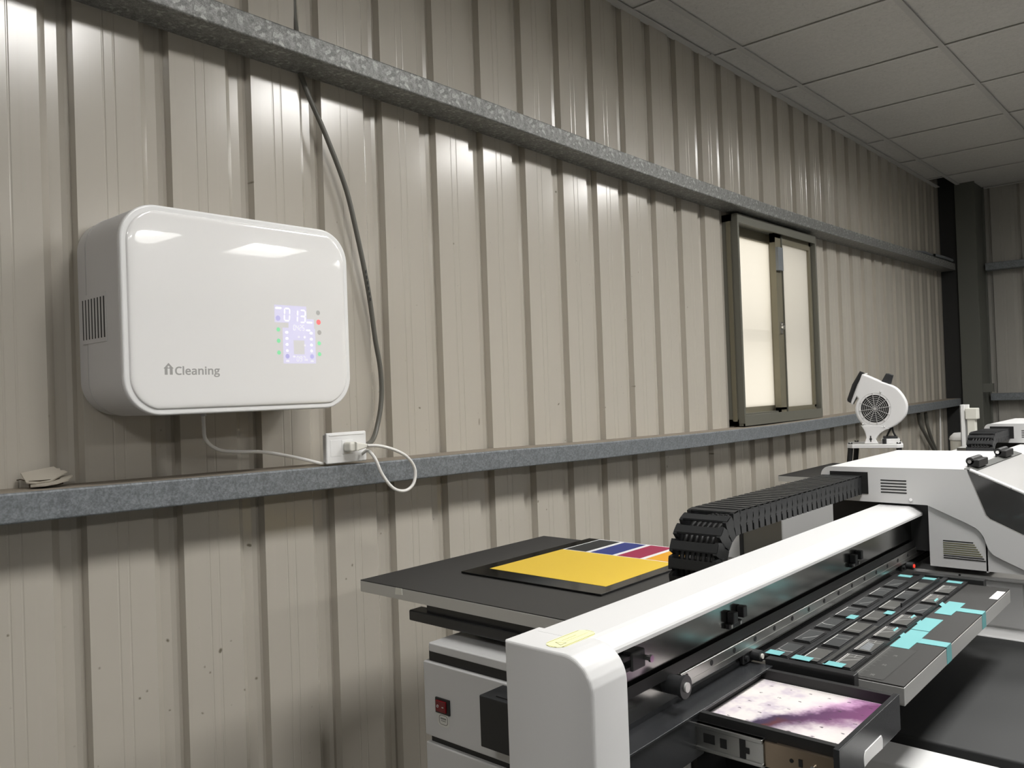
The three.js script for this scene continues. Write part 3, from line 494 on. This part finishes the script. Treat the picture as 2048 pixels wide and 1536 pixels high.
  p('bed_tray', box(1.14, 1.86, 0.9, 0.94, 0.9, 1.7), black);
  const right = p('service_station', box(1.866, 2.26, 0.84, 1.1, 1.05, 1.7, 0.002), white);
  p('station_top', box(1.835, 2.26, 1.1, 1.1075, 1.05, 1.7, 0.002), white, undefined, right);
  p('station_door', join(box(1.863, 1.868, 1.004, 1.0915, 1.215, 1.326, 0.001), box(1.863, 1.868, 1.004, 1.0915, 1.329, 1.6, 0.001)), white, undefined, right);
  p('station_hole', rod(0.0022, 0.002, 'x', 1.8345, 1.1035, 1.222, 10), black, undefined, right);
  p('rear_service_box', join(box(1.845, 2.2, 0.9, 1.19, 0.752, 0.85, 0.008)), serviceGrey);
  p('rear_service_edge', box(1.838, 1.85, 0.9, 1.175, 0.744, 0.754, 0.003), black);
  p('rear_service_shade', box(1.841, 1.8455, 0.9, 1.188, 0.754, 0.849, 0.001), serviceShade, 'dark brown-grey sheet painted as the shaded side');  // shaded side of the service box, its shade put into the colour
  p('rear_panel', box(1.87, 2.2, 0.9, 1.16, 0.68, 0.744, 0.003), white);
  // print head carriage
  const car = p('carriage_housing', (() => {
    const o = [[0.963, 1.246], [0.963, 1.296]]; for (let k = 1; k <= 8; k++) { const a = Math.PI - Math.PI / 2 * k / 8; o.push([0.983 + 0.02 * Math.cos(a), 1.2975 + 0.02 * Math.sin(a)]); }
    o.push([1.25, 1.3195], [1.28, 1.2305], [1.287, 1.2235], [1.343, 1.197], [1.46, 1.143], [1.46, 1.075], [1.40, 1.104], [1.341, 1.133], [1.305, 1.149], [1.291, 1.156], [1.283, 1.166], [1.275, 1.19], [1.270, 1.198], [1.262, 1.206], [1.24, 1.217], [1.176, 1.245]);
    return join(alongX(o, 1.80, 1.806), alongX(o, 2.262, 2.268), alongX([[0.963, 1.246], [0.963, 1.296], [0.969, 1.3117], [0.983, 1.3175], [1.25, 1.3195], [1.25, 1.3165], [0.984, 1.3145], [0.971, 1.3095], [0.966, 1.296], [0.966, 1.246]], 1.806, 2.262), box(1.806, 2.262, 1.246, 1.249, 0.963, 1.07), alongX([[1.25, 1.315], [1.28, 1.2275], [1.28, 1.12], [1.277, 1.12], [1.277, 1.227], [1.247, 1.315]], 1.806, 2.262));
  })(), white); car.position.x = shift;
  const inCar = (name, geo, m, lab) => p(name, geo, m, lab, car);
  inCar('side_panel', join(alongX([[1.176, 1.1225], [1.176, 1.243], [1.24, 1.216], [1.268, 1.2], [1.281, 1.166], [1.343, 1.132], [1.46, 1.10], [1.46, 1.1225]], 1.806, 1.812), box(1.812, 2.25, 1.1225, 1.24, 1.176, 1.182)), white);
  inCar('carriage_core_and_shade', join(box(1.815, 2.255, 1.125, 1.24, 1.19, 1.27), box(1.815, 2.255, 1.15, 1.3, 1.085, 1.24), box(1.83, 2.25, 1.17, 1.2445, 0.975, 1.085)), black);  // rearmost black box stands in for the shade under the housing
  for (let i = 0; i < 5; i++) inCar('vent_slot', box(1.7992, 1.801, 1.2905 - i * 0.0062, 1.2932 - i * 0.0062, 1.0875, 1.1385, 0.0009), black);
  for (let i = 0; i < 9; i++) inCar('grille_slot', box(1.8052, 1.807, 1.1748 - i * 0.00425, 1.1766 - i * 0.00425, 1.2015, 1.2555 + i * 0.0026), i > 0 && i < 7 ? mat(lin(0.16, 0.155, 0.08), 0.8) : black);
  inCar('housing_screw', rod(0.0034, 0.002, 'x', 1.7992, 1.2545, 1.146, 14), chrome);
  inCar('chain_port', box(1.7988, 1.8005, 1.2615, 1.3075, 0.983, 1.0625), black);
  const lid = inCar('clear_lid', join(alongX([[1.252, 1.318], [1.4, 1.252], [1.46, 1.225], [1.46, 1.146], [1.343, 1.1995], [1.288, 1.226], [1.282, 1.2325]], 1.7995, 1.8025), box(1.8, 2.266, 1.146, 1.2255, 1.4585, 1.4615)), smoky, 'smoky clear acrylic lid');
  p('lid_top', alongX([[1.25, 1.3195], [1.46, 1.2255], [1.46, 1.2225], [1.25, 1.3165]], 1.803, 2.266), clearTopSheen, 'clear top pane with the ceiling reflection put into its pale colour', lid);  // paler than the smoky sides: ceiling reflection is put into the colour
  p('lid_tube', tube([[1.8015, 1.3185, 1.256], [1.8015, 1.28, 1.342], [1.8015, 1.228, 1.458]], 0.0034, 12, 10), whitePlastic, 'white edge tube', lid);
  p('lid_strip', alongX([[1.246, 1.3196], [1.262, 1.3145], [1.262, 1.3160], [1.246, 1.3212]], 1.802, 2.262), deckGrey, 'dark hinge strip', lid);
  for (const [x, y] of [[1.7995, 1.31], [1.7995, 1.286]]) p('lid_stud', rod(0.0015, 0.003, 'x', x, y, 1.252 + (1.3195 - y) * 2.2, 8), chrome, undefined, lid);
  for (const x of [1.849, 2.095]) {
    const h = inCar('lid_hinge', join(box(x, x + 0.078, 1.3195, 1.3345, 1.240, 1.262, 0.002), rod(0.0075, 0.078, 'x', x + 0.039, 1.3315, 1.2455, 16)), black);
    p('hinge_pin', rod(0.0036, 0.003, 'x', x - 0.0008, 1.3305, 1.2455, 14), chrome, undefined, h);
  }
  // cable chain: from the housing along the beam, round the bend and back
  const chain = new THREE.Group(); chain.name = 'cable_chain'; chain.position.set(-BASE[0], 0, -BASE[2]); t.add(chain);
  const rc = 0.068, yc = 1.212, zc = 1.0085, len = 0.0225, run = 1.802 + shift - bend, total = run + Math.PI * rc + 0.16;
  const on = (s) => s < run ? [1.802 + shift - s, yc + rc, 0] : s < run + Math.PI * rc ? (() => { const a = (s - run) / rc; return [bend - rc * Math.sin(a), yc + rc * Math.cos(a), a]; })() : [bend + (s - run - Math.PI * rc), yc - rc, Math.PI];
  for (let s = len / 2; s < total; s += len) { const [x, y, a] = on(s), m = part(chain, 'chain_link', LINK, blackPlastic); m.position.set(x, y, zc); m.rotation.z = a; m.scale.x = 1; }
  for (const k of CABLES) part(chain, 'inner_cable', new THREE.TubeGeometry(new THREE.CatmullRomCurve3(Array.from({ length: 40 }, (_, i) => { const [x, y] = on(total * i / 39); return new THREE.Vector3(x, y, zc + (k - 3) * 0.0095); })), 80, 0.0042, 8), black);
  p('chain_tray', box(bend - 0.05, 1.8, 1.1205, 1.1235, 0.968, 1.078), steel);
  return t;
}
makePrinter('white flatbed printer in front, with black cable chain and open sample drawer', BASE, 0, 1.237, true);
makePrinter('white flatbed printer farther back, half hidden behind the front printer', [BASE[0] + 2.216, 0, BASE[2] - 0.065], -0.416, 1.165, false);

// ------------------------------------------------------------------ things on and around the front printer
// printed sample board on the rear of the table
{
  const t = thing('sample_board', 'black glossy sample board printed with a yellow square and four colour bars', 'sample board');
  part(t, 'board', box(1.243, 1.702, 1.1205, 1.1245, 0.4, 0.765, 0.0006), boardBlack);
  const ink = (name, x0, x1, z0, z1, c, y = 1.1248) => part(t, name, box(x0, x1, 1.1244, y, z0, z1), mat(c, 0.6));
  ink('yellow_field', 1.296, 1.549, 0.434, 0.738, lin(0.70, 0.48, 0.045), 1.1249);
  ink('white_ground', 1.549, 1.7, 0.434, 0.738, lin(0.75, 0.75, 0.75));
  [['black_bar', lin(0.018, 0.019, 0.02)], ['blue_bar', lin(0.022, 0.035, 0.19)], ['magenta_bar', lin(0.31, 0.018, 0.065)], ['orange_bar', lin(0.72, 0.34, 0.02)]].forEach(([n, c], i) => ink(n, 1.553, 1.694, 0.439 + i * 0.0745, 0.5 + i * 0.0745, c, 1.1251));
}
// jig with three rows of sample plates
{
  const j = thing('sample_jig', 'black jig frame lying across the front of the table, holding sample plates', 'jig');
  part(j, 'end_bar', box(1.067, 1.0828, 1.109, 1.127, 1.164, 1.283, 0.001), blackSatin);
  part(j, 'end_bar', box(1.6905, 1.712, 1.109, 1.1285, 1.175, 1.296, 0.001), blackSatin);
  part(j, 'base_sheet', box(1.0845, 1.6895, 1.1202, 1.1244, 1.145, 1.2715), black);
  for (const z of [1.1945, 1.2345]) part(j, 'long_rail', box(1.0845, 1.688, 1.1244, 1.1278, z - 0.0045, z + 0.0035, 0.0006), blackPlastic);
  part(j, 'tall_fin', box(1.43, 1.65, 1.1244, 1.1345, 1.2308, 1.2335, 0.0005), blackPlastic);
  part(j, 'steel_strip', box(1.088, 1.30, 1.1278, 1.1281, 1.2322, 1.2378), steel, 'dull steel strip');
  const looks = [0, 1, 2, 3, 4, 5].map((k) => mat(lin(1, 1, 1), 0.45, 0, { map: canvas(256, 112, (c, w, h) => {
    c.fillStyle = k < 3 ? 'rgb(62,64,64)' : 'rgb(84,84,81)'; c.fillRect(0, 0, w, h); c.strokeStyle = 'rgb(236,236,232)'; c.lineWidth = 2.5;
    const l = (...q) => { c.beginPath(); c.moveTo(q[0], q[1]); for (let i = 2; i < q.length; i += 2) c.lineTo(q[i], q[i + 1]); c.stroke(); };
    if (k === 0) { c.lineWidth = 4; c.beginPath(); c.moveTo(110, 2); c.quadraticCurveTo(70, 50, 92, h); c.stroke(); c.lineWidth = 1.5; l(0, 2, w, 2); }
    if (k === 1) { c.lineWidth = 3; c.beginPath(); c.moveTo(40, 40); c.quadraticCurveTo(110, 90, 150, h - 2); c.stroke(); c.lineWidth = 1.5; l(0, 2, w, 2); l(w - 2, 0, w - 2, h); }
    if (k === 2) { c.lineWidth = 5; l(0, 3, w, 3); c.lineWidth = 2; l(170, 4, 176, h); l(w - 2, 4, w - 2, h); }
    if (k === 3) { c.lineWidth = 5; l(0, 3, w, 3); c.lineWidth = 2.5; l(52, 6, 58, h); }
    if (k >= 4) { c.lineWidth = 4; l(0, 2, w, 2); c.lineWidth = 3; l(0, 13, w, 13); c.lineWidth = 2; l(205, 14, 205, h); l(205, 62, w, 62); l(w - 2, 14, w - 2, h); c.lineWidth = 3; if (k === 4) { c.beginPath(); c.moveTo(96, 16); c.quadraticCurveTo(150, 60, 178, h - 3); c.stroke(); } }
    if (k === 5) { c.strokeStyle = 'rgb(190,200,208)'; c.lineWidth = 6; for (let i = 0; i < 7; i++) { c.beginPath(); c.moveTo(30 + i * 22, 95 - i * 3); c.quadraticCurveTo(48 + i * 22, 40, 40 + i * 24, 26); c.stroke(); } }
  }) }));
  const plate = new RoundedBoxGeometry(0.0575, 0.0018, 0.0235, 2, 0.0006), holder = new THREE.BoxGeometry(0.0605, 0.0012, 0.0265), top = new THREE.PlaneGeometry(0.0565, 0.0225).rotateX(-Math.PI / 2);
  const rows = [['row next to the gantry', 1.1725, [0, 1, 0, 2, 1, 2, 1]], ['middle row', 1.2145, [3, 2, 3, 3, 3, 2, 3]], ['front row by the teal tapes', 1.2575, [4, 5, 4, 4, 1, 4, 4]]], nth = ['first', 'second', 'third', 'fourth', 'fifth', 'sixth', 'last'];
  for (const [row, z, look] of rows) for (let i = 0; i < 7; i++) {
    const s = thing('sample_plate', 'dark sample plate in the ' + row + ', ' + nth[i] + ' from drawer end', 'sample plate', 'sample plates in the jig');
    s.position.set(1.1205 + i * 0.0793, 1.1245, z);
    part(s, 'holder', holder, black).position.y = 0.0006;
    const b = part(s, 'plate', plate, blackSatin); b.position.y = 0.0021;
    const f = part(s, 'printed_face', top, looks[look[i]]); f.position.y = 0.00312;
  }
  // teal tapes
  const tape = (label, shapes) => { const t = thing('tape_strip', label, 'tape', 'teal masking tapes'); shapes.forEach(([n, g]) => part(t, n, g, teal)); return t; };
  const patch = (x0, x1, z0, z1, y = 1.1203) => box(x0, x1, y, y + 0.0004, z0, z1);
  const slope = (x0, x1, z0, z1, ya, yb) => alongX([[z0, ya], [z1, yb], [z1, yb + 0.0004], [z0, ya + 0.0004]], x0, x1);
  tape('teal tape patch with a long tail over the front edge, near the white sticker', [['patch', patch(1.45, 1.54, 1.276, 1.301)], ['tail', join(patch(1.481, 1.505, 1.301, 1.3388), box(1.481, 1.505, 1.0965, 1.1207, 1.3382, 1.3387))], ['flap', slope(1.497, 1.517, 1.2635, 1.276, 1.1288, 1.1203)]]);
  tape('teal tape patch without a tail, between the two tailed patches', [['patch', patch(1.339, 1.415, 1.273, 1.2985)], ['flap', slope(1.372, 1.392, 1.2625, 1.273, 1.1288, 1.1203)]]);
  tape('teal tape patch with a long tail over the front edge, near the ruler', [['patch', patch(1.236, 1.336, 1.2735, 1.2992)], ['tail', join(patch(1.2735, 1.2975, 1.299, 1.3388), box(1.2735, 1.2975, 1.0965, 1.1207, 1.3382, 1.3387))], ['flap', slope(1.288, 1.308, 1.2625, 1.2735, 1.1288, 1.1203)]]);
  const chip = (label, x0, x1, z0, z1, y) => { const m = solo('tape_strip', box(x0, x1, y, y + 0.0005, z0, z1), teal, label, 'tape', 'teal masking tapes'); return m; };
  chip('short teal tape by the drawer end of the front plate row', 1.0855, 1.103, 1.2355, 1.2605, 1.1276); chip('short teal tape by the drawer end of the middle plate row', 1.0855, 1.103, 1.1925, 1.2175, 1.1276); chip('short teal tape half hidden behind the height sensor', 1.0865, 1.105, 1.155, 1.176, 1.1276);
  chip('short teal tape at the far end of the front plate row', 1.6625, 1.6795, 1.2405, 1.2655, 1.1246); chip('short teal tape at the far end of the middle plate row', 1.667, 1.6845, 1.1965, 1.221, 1.1246); chip('short teal tape at the far end of the plate row by the gantry', 1.667, 1.6845, 1.155, 1.178, 1.1246);
  chip('small teal tape between middle and front plate rows', 1.3735, 1.395, 1.2215, 1.234, 1.1282); chip('small teal tape between the middle row and the row by the gantry', 1.3165, 1.34, 1.183, 1.196, 1.1282);
  solo('paper_sticker', box(1.595, 1.658, 1.1203, 1.1206, 1.3245, 1.3375), paper, 'white paper sticker on the far front corner of the table', 'sticker');
  const ruler = canvas(1024, 256, (c, w, h) => {                       // scale printed on the mat
    c.fillStyle = 'rgb(58,58,56)'; c.fillRect(0, 0, w, h); c.strokeStyle = 'rgb(150,150,146)'; c.lineWidth = 4; c.beginPath(); c.moveTo(0, 3); c.lineTo(w, 3); c.stroke(); c.lineWidth = 2;
    for (let i = 0; i < 60; i++) { const x = 10 + i * 17.5; c.beginPath(); c.moveTo(x, 4); c.lineTo(x, i % 10 === 0 ? 72 : i % 5 === 0 ? 54 : 34); c.stroke(); }
    c.fillStyle = 'rgb(136,136,132)'; c.font = '46px sans-serif'; ['26', '25', '24'].forEach((n, i) => { c.save(); c.translate(70 + i * 330, 150); c.fillText(n, 0, 0); c.restore(); });
  });
  const rg = new THREE.PlaneGeometry(0.145, 0.036).rotateX(-Math.PI / 2).translate(1.1625, 1.1204, 1.2925);
  solo('printed_ruler', rg, mat(lin(1, 1, 1), 0.55, 0, { map: ruler }), 'pale ruler scale printed on the black table mat', 'ruler');
}
// stone-patterned print in the drawer
{
  const tex = canvas(1024, 768, (c, w, h) => {
    const im = c.createImageData(w, h);
    for (let y = 0; y < h; y++) for (let x = 0; x < w; x++) {
      const u = x / w, v = y / h, f = (s, ox = 0) => noise((u + ox) % 1, v, s), fb = 0.5 * f(4) + 0.25 * f(9) + 0.15 * f(21) + 0.1 * f(60), d = 0.5 * f(6, 0.3) + 0.3 * f(14, 0.3) + 0.2 * f(40, 0.3);
      const run = u + 0.10 * (fb - 0.5), mid = 0.93 - (run - 0.30) * 1.22, k = v - mid + 0.30 * (fb - 0.5), along = Math.max(0, Math.min(1, (u - 0.22) / 0.7));
      const band = Math.exp(-k * k / (k < 0 ? 0.018 : 0.05)) * Math.min(1, Math.max(0, (u - 0.24 + 0.3 * (d - 0.5)) * 6));
      const pk = Math.exp(-Math.pow((k + 0.16) / 0.15, 2)) * Math.max(0, Math.min(1, (u - 0.42) * 3));
      let r = 232 - 20 * d, g = 228 - 24 * d, b = 222 - 16 * d;
      const spot = Math.max(0, d - 0.55) * 1.4; r -= 60 * spot; g -= 70 * spot; b -= 40 * spot;
      r += (206 - r) * pk * 0.75; g += (150 - g) * pk * 0.75; b += (198 - b) * pk * 0.75;
      const m = Math.min(1, band * (0.85 + 0.7 * d)); r += (44 + 76 * along - r) * m; g += (42 + 26 * along - g) * m; b += (62 + 48 * along - b) * m;
      const o = Math.exp(-Math.pow((u - 0.42) / 0.12, 2)) * Math.exp(-Math.pow((k - 0.08) / 0.06, 2)) * d; r += 44 * o; b -= 40 * o;
      const i = (y * w + x) * 4; im.data[i] = r; im.data[i + 1] = g; im.data[i + 2] = b; im.data[i + 3] = 255;
    }
    c.putImageData(im, 0, 0);
    for (let i = 0; i < 5; i++) for (let q = 0; q < 6; q++) { c.fillStyle = 'rgba(60,54,60,' + (0.35 + 0.4 * rnd()) + ')'; const x = 110 + q * 160 + 20 * rnd(), y = 70 + i * 140 + 20 * rnd(); for (let n = 0; n < 7; n++) { c.beginPath(); c.ellipse(x + rnd() * 22, y + rnd() * 9, 4 + 5 * rnd(), 2 + 2 * rnd(), 0, 0, 7); c.fill(); } }
  });
  // across the drawer runs along x, into it along z
  const g = new THREE.PlaneGeometry(0.168, 0.162); const u = g.attributes.uv, p = g.attributes.position;
  for (let i = 0; i < p.count; i++) { const a = p.getX(i), b = p.getY(i); u.setXY(i, b / 0.162 * -1 + 0.5, a / 0.168 + 0.5); p.setXYZ(i, 0.960 + a, 0, 1.251 - b); g.attributes.normal.setXYZ(i, 0, 1, 0); }
  const t = thing('stone_print', 'white and purple stone-patterned print lying in the open drawer', 'print');
  part(t, 'panel', box(0.875, 1.045, 1.083, 1.1065, 1.169, 1.333), whitePlastic);
  part(t, 'printed_face', g.translate(0, 1.1067, 0), mat(lin(1, 1, 1), 0.4, 0, { map: tex }));
}
// blower on its four-legged tray, standing on the table of the rear printer
{
  const s = 0.0001627, q = (x, y) => [(x - 900) * s, (1110 - y) * s];
  const place = (o) => { o.position.set(3.583, 1.3825, 0.5); o.rotation.y = Math.atan2(-0.951, 0.309); o.scale.x = 0.92; };
  const t = thing('blower', 'white snail-shaped blower with round wire grille and black outlet ring', 'blower'); place(t);
  const outline = [[600, 180], [1100, 420], [1300, 500], [1480, 610], [1630, 800], [1710, 1000], [1705, 1180], [1640, 1340], [1480, 1500], [1300, 1600], [1100, 1655], [850, 1655], [620, 1545], [470, 1380], [395, 1180], [410, 1000], [475, 850], [440, 800], [320, 1000], [285, 960], [300, 880]].map((v) => q(...v));
  const hs = new THREE.Shape(); hs.moveTo(...outline[0]); hs.lineTo(...outline[1]); hs.splineThru(outline.slice(2, 17).map((v) => new THREE.Vector2(...v))); for (const v of outline.slice(17)) hs.lineTo(...v); hs.closePath();
  const hole = new THREE.Path(); hole.absarc(0, 0, 0.066, 0, Math.PI * 2, true); hs.holes.push(hole);
  part(t, 'housing', extrude(hs, 0.052, 0.007, 24).translate(0, 0, -0.045), whiteGloss);
  const back = new THREE.Shape(); back.moveTo(...outline[0]); back.lineTo(...outline[1]); back.splineThru(outline.slice(2, 17).map((v) => new THREE.Vector2(...v))); for (const v of outline.slice(17)) back.lineTo(...v); back.closePath();
  part(t, 'rear_housing', extrude(back, 0.05, 0.007, 24).translate(0.006, 0, -0.098), whiteGloss);
  part(t, 'impeller', rod(0.064, 0.03, 'z', 0, 0, -0.028, 36), black, 'dark fan behind the grille');
  const gr = part(t, 'grille', join([0.0665, 0.058, 0.0505, 0.043, 0.0355, 0.028, 0.0205, 0.013].map((r) => new THREE.TorusGeometry(r, 0.0009, 6, 48).translate(0, 0, 0.007))), wirePaint, 'round wire grille');
  for (let i = 0; i < 12; i++) { const a = i * Math.PI / 6 + 0.12; part(gr, 'grille_wire', tube([[0, 0, 0.0095], [0.067 * Math.cos(a), 0.067 * Math.sin(a), 0.0085]], 0.0012, 2, 6), wirePaint); }
  part(t, 'outlet_collar', alongZ([[600, 180], [760, 190], [700, 260], [330, 1000], [285, 960]].map((v) => q(...v)), -0.085, -0.004, 0.003), whiteGloss);
  part(t, 'outlet_ring', alongZ([[560, 130], [690, 190], [600, 180], [285, 950], [205, 905], [195, 850], [340, 470]].map((v) => q(...v)), -0.1, 0.006, 0.004), black, 'black outlet ring');
  part(t, 'handle', alongZ([[1220, 215], [1300, 220], [1415, 265], [1345, 490], [1240, 480], [1095, 425]].map((v) => q(...v)), -0.075, -0.02, 0.004), blackPlastic);
  for (const [x, y] of [[1060, 690], [575, 1500], [1120, 1575]]) part(t, 'housing_screw', new THREE.SphereGeometry(0.0042, 12, 8).translate(...q(x, y), 0.0085), chrome);
  part(t, 'bracket', extrude((() => { const b = new THREE.Shape(); const w = (x, y) => q(x, y + 1152); b.moveTo(...w(520, 380)); b.quadraticCurveTo(...w(640, 520), ...w(650, 700)); b.lineTo(...w(600, 850)); b.lineTo(...w(960, 850)); b.lineTo(...w(900, 740)); b.quadraticCurveTo(...w(1000, 540), ...w(1250, 470)); b.lineTo(...w(1000, 380)); b.closePath(); return b; })(), 0.012, 0.003).translate(0, 0, -0.004), whiteGloss);
  part(t, 'bracket_slot', join(rod(0.0055, 0.002, 'z', ...q(765, 1885), 0.0085, 14), box(q(750, 0)[0], q(780, 0)[0], q(0, 1955)[1], q(0, 1800)[1], 0.0075, 0.0088)), black);
  const y0 = q(0, 2110)[1], y1 = q(0, 2010)[1];
  const d = thing('blower_stand', 'white tray with black legs carrying the blower', 'stand'); place(d);
  part(d, 'tray', alongY([[-0.122, 0.012], [-0.1, 0.03], [0.085, 0.03], [0.11, 0.012], [0.11, -0.13], [0.085, -0.15], [-0.1, -0.15], [-0.122, -0.13]], y0, y1, 0.002), whiteGloss);
  for (const [x, z] of [[-0.108, 0.012], [0.092, 0.012], [-0.085, -0.13], [0.095, -0.13]]) { part(d, 'leg', tube([[x, y0, z], [x + (x < 0 ? -0.012 : 0.012), 1.1202 - 1.3825, z]], 0.0115, 4, 12), black); part(d, 'wing_nut', join(box(x - 0.009, x - 0.003, y1, y1 + 0.007, z - 0.002, z + 0.002, 0.001), box(x + 0.003, x + 0.009, y1, y1 + 0.007, z - 0.002, z + 0.002, 0.001), box(x - 0.005, x + 0.005, y1, y1 + 0.0035, z - 0.003, z + 0.003, 0.001)), black); }
  part(d, 'control_box', join(box(0.022, 0.098, y1, y1 + 0.02, -0.09, 0.0, 0.002)), whiteGloss); part(d, 'control_box_top', box(0.03, 0.09, y1 + 0.02, y1 + 0.028, -0.085, -0.02, 0.002), blackPlastic); part(d, 'cable_gland', rod(0.009, 0.02, 'y', 0.034, y1 + 0.01, 0.004, 14), blackPlastic);
  const w = thing('blower_cable', 'short black cable bowing between blower and its control box', 'cable'); place(w);
  part(w, 'cable_run', join(tube([[0.068, -0.078, -0.06], [0.055, -0.1, -0.05], [0.045, y1 + 0.028, -0.045]], 0.004, 20, 8), tube([[0.07, -0.08, -0.06], [0.073, -0.1, -0.05], [0.082, y1 + 0.028, -0.05]], 0.004, 20, 8)), black);
}
// white canister and holder behind the rear printer
{
  const t = thing('white_canister', 'round white canister with a flat lid behind the rear printer', 'canister'); t.position.set(4.6, 0, 0.592);
  part(t, 'body', rod(0.056, 1.185, 'y', 0, 0.5925, 0, 32, 0.062), ivoryPlastic); part(t, 'lid', new THREE.LatheGeometry([[0, 1.226], [0.045, 1.222], [0.062, 1.205], [0.0665, 1.192], [0.064, 1.185], [0, 1.185]].map((v) => new THREE.Vector2(...v)), 36), whitePlastic);
  const h = thing('tall_holder', 'tall white plastic holder standing beside the canister, in front of the column', 'holder'); h.position.set(4.5, 0, 0.625);
  part(h, 'upright', join(box(-0.012, 0.0, 0, 1.366, -0.02, 0.0, 0.002), box(-0.012, 0.03, 0, 1.366, -0.02, -0.014, 0.002), box(0.018, 0.03, 0, 1.366, -0.02, 0.014, 0.002)), whitePlastic);
  part(h, 'cup', box(-0.02, 0.035, 1.295, 1.349, 0.004, 0.056, 0.004), ivoryPlastic); part(h, 'stem', box(-0.012, 0.028, 0, 1.296, 0.01, 0.045, 0.003), ivoryPlastic);
}

scene.traverse((o) => { if (o.isMesh) o.castShadow = o.receiveShadow = true; });
renderer.render(scene, camera);
